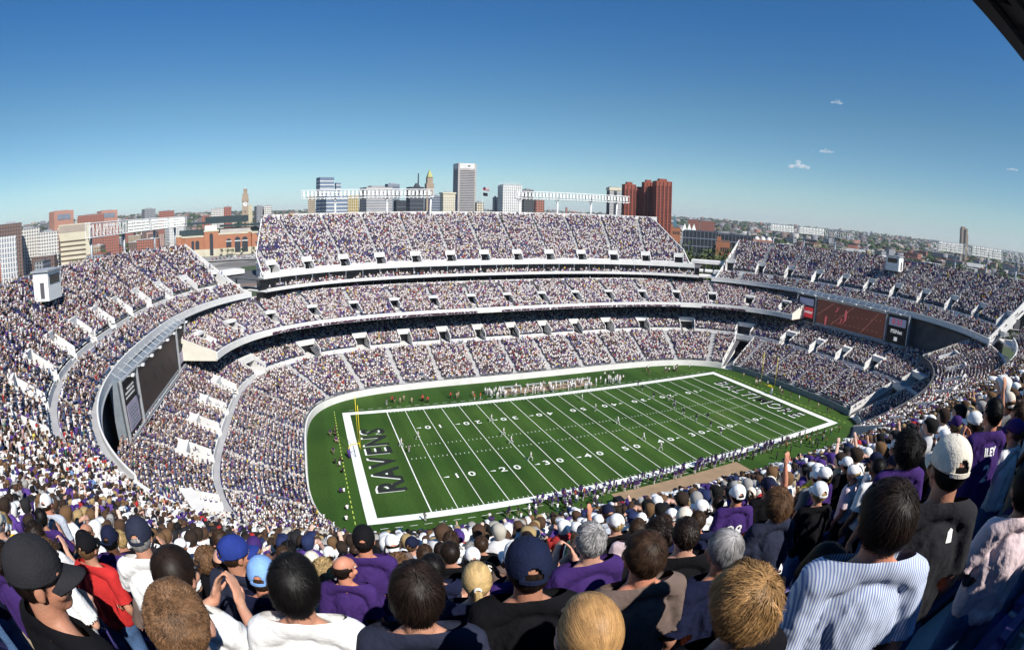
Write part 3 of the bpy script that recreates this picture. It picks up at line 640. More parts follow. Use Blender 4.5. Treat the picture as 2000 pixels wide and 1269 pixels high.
# figure faces +Y, feet at z=0.  categories: 0 skin 1 hair/cap 2 shirt 3 trousers
class Fig:
    def __init__(s): s.V = []; s.Q = []; s.C = []; s.n = 0
    def add(s, V, Q, c): s.V.append(np.asarray(V, float)); s.Q.append(np.asarray(Q, int) + s.n); s.n += len(V); s.C.append(np.full(len(V), c))
    def loft(s, rings, c, n=4, cap=True):
        """rings: (x,y,z,rx,ry)"""
        V = []; 
        for (x, y, z, rx, ry) in rings:
            for k in range(n): t = 2 * PI * (k + .5) / n; V.append((x + rx * math.cos(t) * (1.2 if n == 4 else 1), y + ry * math.sin(t) * (1.2 if n == 4 else 1), z))
        Q = []
        for j in range(len(rings) - 1):
            for k in range(n): a = j * n; Q.append((a + k, a + (k + 1) % n, a + n + (k + 1) % n, a + n + k))
        a = (len(rings) - 1) * n
        if n == 4: Q.append((a, a + 1, a + 2, a + 3))
        else:
            for k in range(1, n - 1, 2): Q.append((a, a + k, a + k + 1, a + (k + 2) % n))
        s.add(V, Q, c)
    def limb(s, p, q, r, r2, c, n=4):
        p = Vector(p); q = Vector(q); d = (q - p).normalized(); a = d.orthogonal().normalized(); b = d.cross(a); V = []
        for o, rr in ((p, r), (q, r2)):
            for k in range(n): t = 2 * PI * k / n; V.append(tuple(o + a * math.cos(t) * rr + b * math.sin(t) * rr))
        Q = [(k, (k + 1) % n, n + (k + 1) % n, n + k) for k in range(n)]
        if n == 4: Q.append((4, 5, 6, 7))
        else:
            for k in range(1, n - 1, 2): Q.append((n, n + k, n + k + 1, n + (k + 2) % n))
        s.add(V, Q, c)
    def done(s): return np.vstack(s.V), np.vstack(s.Q), np.concatenate(s.C)
def figure(pose, lod, cap=False):
    f = Fig(); n = 4 if lod == 0 else 8; sit = pose in ('sit', 'sitlean'); dz = -.40 if sit else 0.0; dy = -.05 if sit else 0.0
    ln = .10 if pose == 'sitlean' else 0.03; Z = lambda z: z + dz
    if lod == 0: f.loft([(0, dy, Z(.92), .14, .10), (0, dy + ln * .5, Z(1.25), .17, .11), (0, dy + ln, Z(1.46), .15, .08)], 2, n)
    else: f.loft([(0, dy, Z(.90), .15, .11), (0, dy, Z(1.02), .15, .115), (0, dy + ln * .4, Z(1.18), .165, .12), (0, dy + ln * .7, Z(1.34), .185, .115), (0, dy + ln, Z(1.44), .16, .08), (0, dy + ln, Z(1.50), .06, .055)], 2, n)
    hy = dy + ln + .03
    if lod == 0:
        f.loft([(0, hy, Z(1.48), .055, .06), (0, hy, Z(1.62), .075, .09), (0, hy, Z(1.68), .06, .07)], 0, 4)
        f.loft([(0, hy - .025, Z(1.60), .078, .078), (0, hy - .01, Z(1.69), .085, .10), (0, hy - .01, Z(1.76), .05, .06)], 1, 4)
        if cap: f.loft([(0, hy + .12, Z(1.675), .06, .06), (0, hy + .12, Z(1.69), .06, .06)], 1, 4)
    else:
        f.loft([(0, hy - .01, Z(1.46), .05, .05), (0, hy, Z(1.53), .055, .06), (0, hy + .01, Z(1.57), .07, .085), (0, hy, Z(1.63), .078, .098), (0, hy, Z(1.70), .07, .088)], 0, n)
        f.loft([(0, hy - .03, Z(1.55), .068, .07), (0, hy - .02, Z(1.62), .086, .088), (0, hy - .008, Z(1.69), .088, .105), (0, hy - .005, Z(1.735), .065, .08), (0, hy, Z(1.755), .03, .035)], 1, n)
        if cap: f.loft([(0, hy + .13, Z(1.66), .07, .075), (0, hy + .12, Z(1.69), .06, .075)], 1, n)
    for sg in (-1, 1):
        sh = (sg * .185, dy + ln, Z(1.41))
        if pose == 'cheer' or (pose == 'fist' and sg > 0): el = (sg * .30, dy + .08, Z(1.62)); wr = (sg * .24, dy + .14, Z(1.90))
        elif pose == 'clap': el = (sg * .27, dy + .12, Z(1.20)); wr = (sg * .05, dy + .34, Z(1.34))
        elif sit: el = (sg * .25, dy + .04, Z(1.14)); wr = (sg * .14, dy + .28, Z(1.02))
        elif pose == 'run': el = (sg * .28, -sg * .18, 1.18); wr = (sg * .22, -sg * .18 + .2, 1.16)
        else: el = (sg * .25, dy - .02, Z(1.13)); wr = (sg * .23, dy + .10, Z(.88))
        r = .052; m_ = tuple((np.array(sh) + np.array(el)) / 2 * 1.0)
        if lod == 0: f.limb(sh, m_, r * 1.1, r, 2, 4); f.limb(m_, wr if pose in ('x',) else el, r * .9, r * .8, 0, 4); f.limb(el, wr, r * .75, r * .7, 0, 4)
        else: f.limb(sh, m_, r * 1.15, r * 1.05, 2, 6); f.limb(m_, el, r * .85, r * .78, 0, 6); f.limb(el, wr, r * .78, r * .55, 0, 6); h = np.array(wr) + (np.array(wr) - np.array(el)) * .25; f.limb(wr, tuple(h), r * .75, r * .6, 0, 6)
        if sit: kn = (sg * .11, .40, .50); an = (sg * .11, .38, .07); hp = (sg * .09, -.02, .52)
        elif pose == 'run': hp = (sg * .09, 0, .92); kn = (sg * .10, sg * .28 + .05, .55); an = (sg * .10, sg * .30 - .12, .15 if sg < 0 else .08)
        else: hp = (sg * .09, dy, .92); kn = (sg * .10, .03, .50); an = (sg * .11, -.01, .06)
        if lod == 0: f.limb(hp, kn, .085, .06, 3, 4); f.limb(kn, an, .055, .045, 3, 4)
        else: f.limb(hp, kn, .092, .066, 3, 6); f.limb(kn, an, .062, .048, 3, 6); f.limb(an, (an[0], an[1] + .16, .04), .045, .04, 1, 6)
    return f.done()
FIG = {}
for lod in (0, 1):
    for pz in ('sit', 'sitlean', 'stand', 'clap', 'cheer', 'fist', 'run'):
        for c in (False, True): FIG[(pz, lod, c)] = figure(pz, lod, c)
crowdV, crowdQ, crowdC = [], [], []; crowd_n = 0
def add_crowd(P, ang, sc_, pose, lod, capm, shirt=None):
    """P (n,3) positions, ang facing angle of local +Y, vectorised merge"""
    global crowd_n
    n = len(P)
    if n == 0: return
    for c in (False, True):
        sel = capm == c; k = int(sel.sum())
        if k == 0: continue
        V, Q, C = FIG[(pose, lod, c)]; p = P[sel]; a = ang[sel]; s = sc_[sel]
        ca, sa = np.cos(a)[:, None], np.sin(a)[:, None]; wdt = s * rng.uniform(1.1, 1.42, k)
        x = V[None, :, 0] * wdt[:, None]; y = V[None, :, 1] * wdt[:, None]; z = V[None, :, 2] * s[:, None]
        X = x * ca - y * sa + p[:, 0:1]; Y = x * sa + y * ca + p[:, 1:2]; Zz = z + p[:, 2:3]
        VV = np.stack([X, Y, Zz], -1).reshape(-1, 3)
        QQ = (Q[None] + (np.arange(k) * len(V))[:, None, None]).reshape(-1, 4) + crowd_n
        cols = np.zeros((k, 4, 3)); cols[:, 0] = pick(SKIN, SKINP, k); cols[:, 1] = pick(CAPC, CAPP, k) if c else pick(HAIRC, HAIRP, k)
        cols[:, 2] = (pick(SHIRT, SHIRTP, k) if shirt is None else shirt) * rng.uniform(.85, 1.0, (k, 1)); cols[:, 3] = pick(PANT, PANTP, k)
        CC = cols[:, C].reshape(-1, 3); crowdV.append(VV.astype(np.float32)); crowdQ.append(QQ.astype(np.int32)); crowdC.append(CC.astype(np.float32)); crowd_n += len(VV)
seatMB_V, seatMB_Q = [], []; seat_n = 0
NEARLIST = []     # candidates for individual spectators: (dist, x, y, z, ang, row, pose)
HEROXY = []       # filled before the crowd is placed
def fill(d):
    global seat_n
    base = np.arange(d.i0, d.i1, .1)
    for r in range(d.nrow):
        s = d.s0 + (r + .5) * d.pitch; z = d.z(r)
        P = d.cv.at(base, s); L = np.r_[0, np.cumsum(np.hypot(*np.diff(P, axis=0).T))]
        n = int(L[-1] / .56); u = np.interp((np.arange(n) + .5) * .56 + rng.normal(0, .05, n), L, base)
        keep = np.ones(n, bool)
        if d.ok is not None: keep &= d.ok(u, np.full(n, s))
        keep &= ~d.inport(u, np.full(n, s)) 
        for a in d.aisles: keep &= np.abs(wrap(d.cv, u - a)) > d.aislew / 2 * ((d.i1 - d.i0) / L[-1])
        us = u[keep]
        # patchy attendance
        pn = np.array([noise.noise((x * .11, r * .22, d.z0)) for x in us]) if len(us) else np.zeros(0)
        occ = rng.random(len(us)) < np.clip(d.dens + pn * .55, 0, 1)
        if getattr(d, 'near', False): occ |= True
        # seat strip, broken at aisles
        if d.seats and len(us):
            br = np.where(np.diff(us) > .9)[0] + 1
            for g in np.split(us, br):
                if len(g) < 2: continue
                gi = np.linspace(g[0] - .25, g[-1] + .25, max(2, int((g[-1] - g[0]) / 2.0) + 2))
                prof = [(s + .30, z + .42), (s + .36, z + .42), (s + .42, z + .80), (s + .36, z + .80)]; prof2 = [(s - .02, z + .40), (s + .30, z + .40), (s + .30, z + .45), (s - .02, z + .45)]
                for pf in (prof, prof2):
                    VV = np.concatenate([np.c_[d.cv.at(gi, q[0]), np.full(len(gi), q[1])][:, None] for q in pf], 1).reshape(-1, 3)
                    Q = [(k * 4 + j, k * 4 + (j + 1) % 4, k * 4 + 4 + (j + 1) % 4, k * 4 + 4 + j) for k in range(len(gi) - 1) for j in range(4)] + [(0, 3, 2, 1), tuple((len(gi) - 1) * 4 + q for q in range(4))]
                    seatMB_V.append(VV); seatMB_Q.append(np.array(Q) + seat_n); seat_n += len(VV)
        us = us[occ]; n = len(us)
        if not n: continue
        P2 = d.cv.at(us, s + rng.normal(.02, .05, n)); N = d.cv.nrm(us); ang = np.arctan2(-N[:, 1], -N[:, 0]) - PI / 2 + rng.normal(0, .22, n)
        P3 = np.c_[P2, np.full(n, z)]; dist = np.linalg.norm(P3 - CAM, axis=1); scl = rng.normal(1.0, .05, n)
        near = getattr(d, 'near', False)
        ps = rng.random(n); st = d.stand
        pose = np.where(ps < st * .7, 'stand', np.where(ps < st * .85, 'clap', np.where(ps < st * .9, 'cheer', np.where(ps < .5 + st * .5, 'sit', 'sitlean'))))
        if near: # whole rows on their feet close to the camera
            pose = np.where(rng.random(n) < .72, 'stand', np.where(rng.random(n) < .6, 'clap', np.where(rng.random(n) < .10, 'cheer', 'stand')))
            keepn = np.ones(n, bool); us_k = us
            rel = 36 - r
            for q in range(n):
                if dist[q] < 30:
                    da_ = us_k[q] - d.cv.a0 - ACAM
                    if rel in (1, 2) and -3.0 < da_ < 2.9: keepn[q] = False
                    if rel == 0 and -.75 < da_ < 3.3: keepn[q] = False
                    if rel == -1 and abs(da_) < .3: keepn[q] = False
                    if HEROXY and min((P3[q, 0] - h[0]) ** 2 + (P3[q, 1] - h[1]) ** 2 for h in HEROXY) < .48 ** 2: keepn[q] = False
            P3, dist, scl, pose, ang = P3[keepn], dist[keepn], scl[keepn], pose[keepn], ang[keepn]; n = len(P3)
            if rel > 0:
                for q in range(n):
                    NEARLIST.append((dist[q], *P3[q], ang[q], rel, str(pose[q])))
                continue
        lod = np.where(dist < 60, 1, 0); capm = rng.random(n) < .34
        for pz in np.unique(pose):
            for l in (0, 1):
                m_ = (pose == pz) & (lod == l)
                add_crowd(P3[m_], ang[m_], scl[m_], str(pz), l, capm[m_])
# ================================================================ people close to the camera
from mathutils.bvhtree import BVHTree
def ell(bm, c, r, rot=None, u=20, v=14):
    m_ = Matrix.Translation(Vector(c)) @ (rot.to_matrix().to_4x4() if rot else Matrix()) @ Matrix.Diagonal((*r, 1))
    bmesh.ops.create_uvsphere(bm, u_segments=u, v_segments=v, radius=1.0, matrix=m_)
def capsule(bm, p, q, r0, r1, seg=14):
    p, q = Vector(p), Vector(q); d = q - p; L = d.length
    if L < 1e-5: return
    m_ = Matrix.Translation((p + q) / 2) @ d.to_track_quat('Z', 'Y').to_matrix().to_4x4()
    bmesh.ops.create_cone(bm, cap_ends=True, segments=seg, radius1=r0, radius2=r1, depth=L, matrix=m_)
    for c, r in ((p, r0), (q, r1)): bmesh.ops.create_uvsphere(bm, u_segments=seg, v_segments=8, radius=r, matrix=Matrix.Translation(c))
def fused(bm, voxel, smooth=4, fac=.5, deci=None):
    me = bpy.data.meshes.new('tmp'); bm.to_mesh(me); bm.free(); o = bpy.data.objects.new('tmp', me); COL.objects.link(o)
    m_ = o.modifiers.new('r', 'REMESH'); m_.mode = 'VOXEL'; m_.voxel_size = voxel; m_.use_smooth_shade = True
    s_ = o.modifiers.new('s', 'SMOOTH'); s_.factor = fac; s_.iterations = smooth
    if deci: d_ = o.modifiers.new('d', 'DECIMATE'); d_.ratio = deci
    bpy.context.view_layer.update(); dg = bpy.context.evaluated_depsgraph_get()
    out = bpy.data.meshes.new_from_object(o.evaluated_get(dg)); bpy.data.objects.remove(o); bpy.data.meshes.remove(me)
    out.polygons.foreach_set('use_smooth', [True] * len(out.polygons)); return out
def wrinkle(me, amp, fr, seed=0, zlo=-9, stretch=.45):
    n = len(me.vertices); co = np.empty(n * 3); me.vertices.foreach_get('co', co); co = co.reshape(-1, 3)
    no = np.empty(n * 3); me.vertices.foreach_get('normal', no); no = no.reshape(-1, 3)
    h = np.array([noise.noise((x * fr + seed, y * fr * 1.2, (z + x * .6) * fr * stretch + seed)) + .5 * noise.noise((x * fr * 2.3, y * fr * 2.3 + seed, z * fr * 1.1)) for x, y, z in co])
    h = np.where(h > 0, h ** 1.3, h * .6) if False else h
    co = co + no * (h * amp)[:, None]; me.vertices.foreach_set('co', co.ravel()); me.update()
POSES = {}
def folds(me, seed):
    n = len(me.vertices); co = np.empty(n * 3); me.vertices.foreach_get('co', co); co = co.reshape(-1, 3); no = np.empty(n * 3); me.vertices.foreach_get('normal', no); no = no.reshape(-1, 3)
    out = np.zeros(n)
    for k, (x, y, z) in enumerate(co):
        d = noise.noise((x * 5 + seed, y * 5, z * 5)) * .06          # bends the fold lines
        a = 1 - abs(noise.noise(((x + d) * 13, y * 13 + seed, (z + abs(x) * .9 + d) * 6.5))) * 2.6
        b_ = 1 - abs(noise.noise(((x - d) * 24 + seed, y * 24, (z - abs(x) * .5) * 15))) * 2.6
        out[k] = max(a, -.3) * .0075 + max(b_, -.3) * .0030 + noise.noise((x * 4, y * 4 + seed, z * 3)) * .010
    amp = np.clip((1.50 - co[:, 2]) / .08, .25, 1.0); co = co + no * (out * amp)[:, None]; me.vertices.foreach_set('co', co.ravel()); me.update()
def hand(bm, wr, dirv, palm_n, side, curl=.35):
    """palm and five fingers; dirv = direction of the fingers, palm_n = palm normal, side = +1 when the thumb lies along dir x palm"""
    wr = Vector(wr); d = Vector(dirv).normalized(); n = Vector(palm_n); n = (n - d * n.dot(d)).normalized(); s = d.cross(n) * side
    c = wr + d * .05; ell(bm, c, (.042, .052, .016), Matrix((s, d, n)).transposed().to_quaternion(), 14, 10)
    capsule(bm, wr - d * .01, wr + d * .03, .026, .027, 10)
    for k, (off, l) in enumerate(((.030, .072), (.010, .080), (-.010, .074), (-.028, .058))):
        a = wr + d * .088 + s * off; d1 = (d + n * curl * .6 + s * off * 1.6).normalized(); b = a + d1 * l * .5; d2 = (d + n * curl * 1.7).normalized(); e = b + d2 * l * .5
        capsule(bm, a, b, .0092, .0085, 8); capsule(bm, b, e, .0085, .0072, 8)
    a = wr + d * .035 + s * .030; b = a + (d * .6 + s * .75 + n * .25).normalized() * .034; e = b + (d * .95 + s * .25 + n * .3).normalized() * .032
    capsule(bm, a, b, .013, .011, 8); capsule(bm, b, e, .011, .009, 8)
def make_pose(name, arms, lean=0.0, fem=False, longs=False, turn=0.0, deci=None, vox=.0075):
    """arms: per side (elbow, wrist, hand dir, palm normal)"""
    bm = bmesh.new(); hz = 1.63
    H = Matrix.Rotation(turn, 3, 'Z')
    def hp(x, y, z): return Vector((0, lean * .3, 0)) + H @ Vector((x, y, z - hz)) + Vector((0, 0, hz))
    # head
    ell(bm, hp(0, -.012, 1.655), (.077, .096, .098), H.to_quaternion(), 28, 20); ell(bm, hp(0, .028, 1.60), (.060, .070, .080), H.to_quaternion(), 24, 16)
    ell(bm, hp(0, .055, 1.548), (.036, .034, .028), H.to_quaternion()); ell(bm, hp(0, .052, 1.675), (.058, .040, .040), H.to_quaternion())
    capsule(bm, hp(0, .094, 1.645), hp(0, .116, 1.610), .009, .013, 10); ell(bm, hp(0, .088, 1.575), (.024, .014, .010), H.to_quaternion())
    for sg in (-1, 1):
        ell(bm, hp(sg * .080, .000, 1.622), (.010, .022, .032), H.to_quaternion(), 12, 10); ell(bm, hp(sg * .046, .066, 1.60), (.022, .026, .024), H.to_quaternion())
        capsule(bm, hp(sg * .018, .090, 1.662), hp(sg * .046, .082, 1.662), .010, .009, 8)
    # neck
    nr = .047 if fem else .058
    capsule(bm, (0, lean * .2 - .018, 1.44), tuple(hp(0, -.022, 1.58)), nr * 1.12, nr, 18)
    sx = .155 if fem else .180
    capsule(bm, (-sx * .45, -.02, 1.445), (0, -.020, 1.490), .042, .052); capsule(bm, (sx * .45, -.02, 1.445), (0, -.020, 1.490), .042, .052)
    # trunk
    ell(bm, (0, 0, 1.29), (sx * .82, .10, .19)); ell(bm, (0, 0, 1.06), (.125, .09, .17)); ell(bm, (0, 0, .93), (.145 if fem else .135, .10, .11))
    J = {}
    for k, sg in enumerate((-1, 1)):
        el, wr, hd, pn = arms[k]; sh = Vector((sg * sx, -.01, 1.42)); J[sg] = (sh, Vector(el), Vector(wr))
        capsule(bm, (sg * sx * .4, -.01, 1.40), sh, .06, .052); t_ = .84 if fem else 1.0
        capsule(bm, sh, el, .050 * t_, .040 * t_); mid = Vector(el).lerp(Vector(wr), .3); capsule(bm, el, mid, .040 * t_, .041 * t_); capsule(bm, mid, wr, .041 * t_, .026 * t_)
        hand(bm, wr, hd, pn, -sg, .4)
        hpv = Vector((sg * .085, 0, .90)); kn = Vector((sg * .10, .03, .50)); an = Vector((sg * .10, -.015, .085))
        capsule(bm, hpv, kn, .082, .055); capsule(bm, kn, an.lerp(kn, .6), .052, .056); capsule(bm, an.lerp(kn, .6), an, .056, .036)
        capsule(bm, an + Vector((0, -.02, -.05)), an + Vector((0, .13, -.055)), .034, .03)
    body = fused(bm, vox, 3, .5, deci); 
    # shirt
    bm = bmesh.new(); g = .016
    ell(bm, (0, -.002, 1.285), (sx * .90 + g, .112 + g * .5, .19)); ell(bm, (0, 0, 1.07), (.150 + g * .5, .112, .19)); ell(bm, (0, 0, .93), (.163, .125, .10)); capsule(bm, (0, 0, 1.0), (0, 0, 1.25), .12, .125, 24)
    capsule(bm, (-.11, 0, .95), (-.12, 0, 1.25), .085, .09); capsule(bm, (.11, 0, .95), (.12, 0, 1.25), .085, .09)
    for sg in (-1, 1):
        sh, el, wr = J[sg]
        capsule(bm, (sg * .038, -.030, 1.502), sh + Vector((0, 0, .006)), .068, .066, 16); end = sh.lerp(el, .72)
        if longs: capsule(bm, sh, el, .064, .054, 16); capsule(bm, el, el.lerp(wr, .9), .054, .042, 16)
        else: capsule(bm, sh, end, .064, .066, 16); capsule(bm, end, sh.lerp(el, .78), .066, .070, 16)
    capsule(bm, (-.04, -.028, 1.495), (.04, -.028, 1.495), .068, .068)
    shirt = fused(bm, .011, 5, .5, deci); folds(shirt, sum(map(ord, name)) * .37)
    # neck opening, hem and sleeve openings
    bm = bmesh.new(); bm.from_mesh(shirt)
    bmesh.ops.bisect_plane(bm, geom=bm.verts[:] + bm.edges[:] + bm.faces[:], plane_co=(0, 0, .86), plane_no=(0, 0, -1), clear_outer=True)
    bmesh.ops.bisect_plane(bm, geom=bm.verts[:] + bm.edges[:] + bm.faces[:], plane_co=(0, 0, 1.500), plane_no=(0, .35, 1), clear_outer=True)
    if not longs:
        for sg in (-1, 1):
            sh, el, wr = J[sg]; d = (el - sh).normalized(); c = sh.lerp(el, .80)
            far = [f for f in bm.faces if (f.calc_center_median() - c).dot(d) > 0 and (f.calc_center_median() - c).length < .12]
            bmesh.ops.delete(bm, geom=far, context='FACES')
    bm.to_mesh(shirt); bm.free(); shirt.polygons.foreach_set('use_smooth', [True] * len(shirt.polygons))
    # skin under the cloth is drawn in a little so that it never pokes through
    nvb = len(body.vertices); co = np.empty(nvb * 3); body.vertices.foreach_get('co', co); co = co.reshape(-1, 3); no = np.empty(nvb * 3); body.vertices.foreach_get('normal', no); no = no.reshape(-1, 3)
    sel = (co[:, 2] > .15) & (co[:, 2] < 1.46) & (np.abs(co[:, 0]) < sx * .95)
    for sg in (-1, 1):
        for q, rr_ in ((J[sg][1], .12), (J[sg][2], .2)): sel &= np.linalg.norm(co - np.array(q), axis=1) > rr_
    co -= no * (sel * .010 * np.clip((1.46 - co[:, 2]) / .03, 0, 1))[:, None]; body.vertices.foreach_set('co', co.ravel()); body.update()
    # trousers
    bm = bmesh.new(); ell(bm, (0, 0, .93), (.150, .118, .10))
    for sg in (-1, 1):
        hpv = Vector((sg * .085, 0, .90)); kn = Vector((sg * .10, .03, .50)); an = Vector((sg * .10, -.015, .09)); capsule(bm, hpv, kn, .100, .074, 16); capsule(bm, kn, an, .074, .062, 16)
    tr = fused(bm, .012, 4, .5, deci); wrinkle(tr, .006, 8, 3.1)
    bm = bmesh.new()
    for sg in (-1, 1): capsule(bm, (sg * .10, -.05, .045), (sg * .105, .14, .035), .045, .036, 12)
    shoe = fused(bm, .012, 2, .5, deci)
    # collar ring, laid on the neckline of the shirt
    bv = BVHTree.FromPolygons([v.co for v in shirt.vertices], [tuple(p.vertices) for p in shirt.polygons])
    bm = bmesh.new(); n = 32; V = []; Zr = []
    for k in range(n):
        t = 2 * PI * k / n; x, y = math.cos(t) * (nr + .022), math.sin(t) * (nr + .022) - .022 + lean * .2; hit = bv.ray_cast(Vector((x, y, 1.7)), Vector((0, 0, -1))); Zr.append(hit[0].z if hit[0] is not None and hit[0].z > 1.38 else 1.47)
    Zr = [sum(Zr[(k + j) % n] for j in (-2, -1, 0, 1, 2)) / 5 for k in range(n)]
    for k in range(n):
        t = 2 * PI * k / n
        for (dr, dz) in ((.026, -.012), (.024, .004), (.010, .012), (.004, .010), (.006, -.02)):
            rr_ = nr + dr; V.append(bm.verts.new((math.cos(t) * rr_, math.sin(t) * rr_ - .022 + lean * .2, Zr[k] + dz)))
    for k in range(n):
        for j in range(5): bm.faces.new((V[k * 5 + j], V[((k + 1) % n) * 5 + j], V[((k + 1) % n) * 5 + (j + 1) % 5], V[k * 5 + (j + 1) % 5]))
    bmesh.ops.recalc_face_normals(bm, faces=bm.faces); col = bpy.data.meshes.new('collar'); bm.to_mesh(col); bm.free(); col.polygons.foreach_set('use_smooth', [True] * len(col.polygons))
    POSES[name] = dict(body=body, shirt=shirt, trousers=tr, shoes=shoe, collar=col, turn=turn, lean=lean, fem=fem)
X, Y_, Zv = Vector((1, 0, 0)), Vector((0, 1, 0)), Vector((0, 0, 1))
downR = ((.235, -.03, 1.12), (.225, .09, .89), (0, .25, -1), (-1, 0, 0)); downL = ((-.235, -.03, 1.12), (-.225, .09, .89), (0, .25, -1), (1, 0, 0))
clapL = ((-.27, .12, 1.18), (-.075, .30, 1.30), (.25, .35, .85), (1, .1, 0)); clapR = ((.27, .12, 1.18), (.075, .30, 1.29), (-.25, .35, .85), (-1, .1, 0))
hclapL = ((-.30, .16, 1.32), (-.10, .22, 1.52), (.2, .1, 1), (1, 0, 0)); hclapR = ((.30, .16, 1.32), (.10, .22, 1.50), (-.2, .1, 1), (-1, 0, 0))
upL = ((-.29, .04, 1.62), (-.22, .08, 1.87), (.1, 0, 1), (0, 1, 0)); upR = ((.27, .03, 1.64), (.22, .05, 1.90), (0, 0, 1), (0, 1, 0))
crossL = ((-.25, .03, 1.14), (-.02, .20, 1.14), (1, 0, .1), (0, -1, 0)); crossR = ((.25, .03, 1.14), (.02, .23, 1.17), (-1, 0, .1), (0, -1, 0))
make_pose('stand', (downL, downR)); make_pose('stand_lookright', (downL, downR), turn=-.75); make_pose('clap', (clapL, clapR)); make_pose('clap_high', (hclapL, hclapR)); make_pose('fist', (downL, upR))
make_pose('woman', (crossL, crossR), fem=True); make_pose('woman_clap', (clapL, clapR), fem=True); make_pose('woman_lookleft', (crossL, crossR), fem=True, turn=.8); make_pose('longsleeve', (crossL, crossR), longs=True)
for nm_, arms, kw in (('m_stand', (downL, downR), {}), ('m_clap', (clapL, clapR), {}), ('m_cheer', (upL, upR), {}), ('m_fist', (downL, upR), {}), ('m_woman', (crossL, crossR), dict(fem=True))): make_pose(nm_, arms, deci=.16, vox=.011, **kw)
# ---------------- hair
HC = (0, -.012, 1.655)
def scalp_ok(d, low=-.62, front=.30, side=-.12):
    if d[1] > front and d[2] < .52: return False
    lim = np.interp(d[1], [-.6, .0, .5], [low, side, .30]); return d[2] > lim
def vn(P, f, seed):
    """cheap smooth noise for arrays of points"""
    r_ = np.random.default_rng(seed); o = np.zeros(len(P))
    for k in range(5):
        w_ = r_.normal(size=3) * f * (1 + .35 * k); o += np.sin(P @ w_ + r_.uniform(0, 6.28)) / (1 + .4 * k)
    return o / 2.6
def hairmesh(kind, dens=1.0, seed=1):
    r_ = np.random.default_rng(seed)
    N, Ln, lift, big, lump = dict(short=(9000, .042, .16, 1.03, .035), flat=(9000, .065, .05, 1.02, .02), buzz=(13000, .012, .5, 1.0, .004), crop=(10000, .024, .35, 1.01, .012), curly=(9000, .085, .42, 1.12, .09), wavy=(20000, .085, .20, 1.12, .10),
        pony=(9000, .14, 0, 1.02, .012), long=(9000, .34, .05, 1.05, .02), bald=(3500, .03, .15, 1.0, .01), fringe=(4500, .04, .10, 1.0, .01), medium=(11000, .075, .17, 1.03, .045), tail=(8000, .16, 0, 1.03, .015))[kind]
    N = int(N * dens); wd = .0011 / math.sqrt(dens) * (1.2 if kind in ('curly', 'pony', 'long', 'tail') else 1.0); rad = np.array([.082, .101, .104]) * big; hc = np.array(HC)
    crown = np.array([.15, -.42, .88]); crown /= np.linalg.norm(crown); V = []; F = []; Cc = []; nu, nv = 40, 26; idx = {}
    deep = kind in ('long', 'wavy')
    def lumps(D): return 1 + lump * vn(D, 5.0, seed + 50) + (lump * .5 * vn(D, 11.0, seed + 51) if lump > .02 else 0)
    G = np.array([[math.sin(PI * j / nv) * math.cos(2 * PI * k / nu), math.sin(PI * j / nv) * math.sin(2 * PI * k / nu), math.cos(PI * j / nv)] for j in range(nv + 1) for k in range(nu)]); LG = lumps(G); q = 0
    for j in range(nv + 1):
        for k in range(nu):
            d = G[q]; ok = scalp_ok(d, -.85 if deep or kind == 'tail' else -.62, side=-.5 if deep else -.12)
            if kind == 'bald': ok = ok and d[2] < .42 and not (d[1] > -.1 and d[2] > .2)
            if kind == 'fringe': ok = ok and d[2] < .30
            if ok: idx[(j, k)] = len(V); V.append(d * (rad * LG[q] - .004) + hc); Cc.append(.5)
            q += 1
    for j in range(nv):
        for k in range(nu):
            a = [(j, k), (j + 1, k), (j + 1, (k + 1) % nu), (j, (k + 1) % nu)]
            if all(x in idx for x in a): F.append([idx[x] for x in a])
    VS, QS, CS = [np.array(V)], [np.array(F)], [np.array(Cc)]; base = len(V)
    D = r_.normal(size=(N * 5, 3)); D /= np.linalg.norm(D, axis=1)[:, None]
    lim = np.interp(D[:, 1], [-.6, 0, .5], [-.85 if deep else -.64, -.45 if deep else -.15, .30]); ok = (D[:, 2] > lim) & ~((D[:, 1] > .30) & (D[:, 2] < .52))
    if kind == 'bald': ok &= (D[:, 2] < .40) & ~((D[:, 1] > -.1) & (D[:, 2] > .2))
    if kind == 'fringe': ok &= D[:, 2] < .28
    D = D[ok][:N]; n = len(D); tgt = None
    def nz(A): return A / (np.linalg.norm(A, axis=1)[:, None] + 1e-9)
    def tang(A, Dn): return nz(A - Dn * (A * Dn).sum(1)[:, None])
    if kind in ('pony', 'tail'): tgt = np.array([0, -.115, 1.635 if kind == 'pony' else 1.66]) - hc; fl = tang(np.tile(tgt, (n, 1)), D)
    else: fl = tang(D * (D @ crown)[:, None] - crown, D)
    if kind == 'flat': fl = tang(fl * .8 + np.array([.35, 0, -.4]), D)
    cl = np.stack([vn(D, 6, seed + 1), vn(D, 6, seed + 2), vn(D, 6, seed + 3)], 1); am = {'short': .9, 'medium': 1.0, 'curly': 1.4, 'wavy': 1.1, 'crop': .6, 'buzz': .4, 'flat': .35}.get(kind, .12)
    fl = tang(fl + cl * am + r_.normal(0, .16, (n, 3)) * (.25 if kind in ('pony', 'tail', 'long', 'flat') else 1), D)
    shade = np.clip(.85 + .45 * vn(D, 9, seed + 7) + r_.normal(0, .18 if kind in ('pony', 'tail') else .26, n), .3, 1.9); side = nz(np.cross(D, fl)); L_ = Ln * r_.uniform(.6, 1.15, n); ns = 9 if kind in ('long', 'wavy', 'curly', 'pony', 'tail') else 6
    P = D * rad * lumps(D)[:, None]; lf = lift * r_.uniform(.2, 1.5, n) * (1 + .8 * vn(D, 7, seed + 9)); ff = fl.copy(); dd = D.copy(); ph = r_.uniform(0, 6.28, n); pts = []
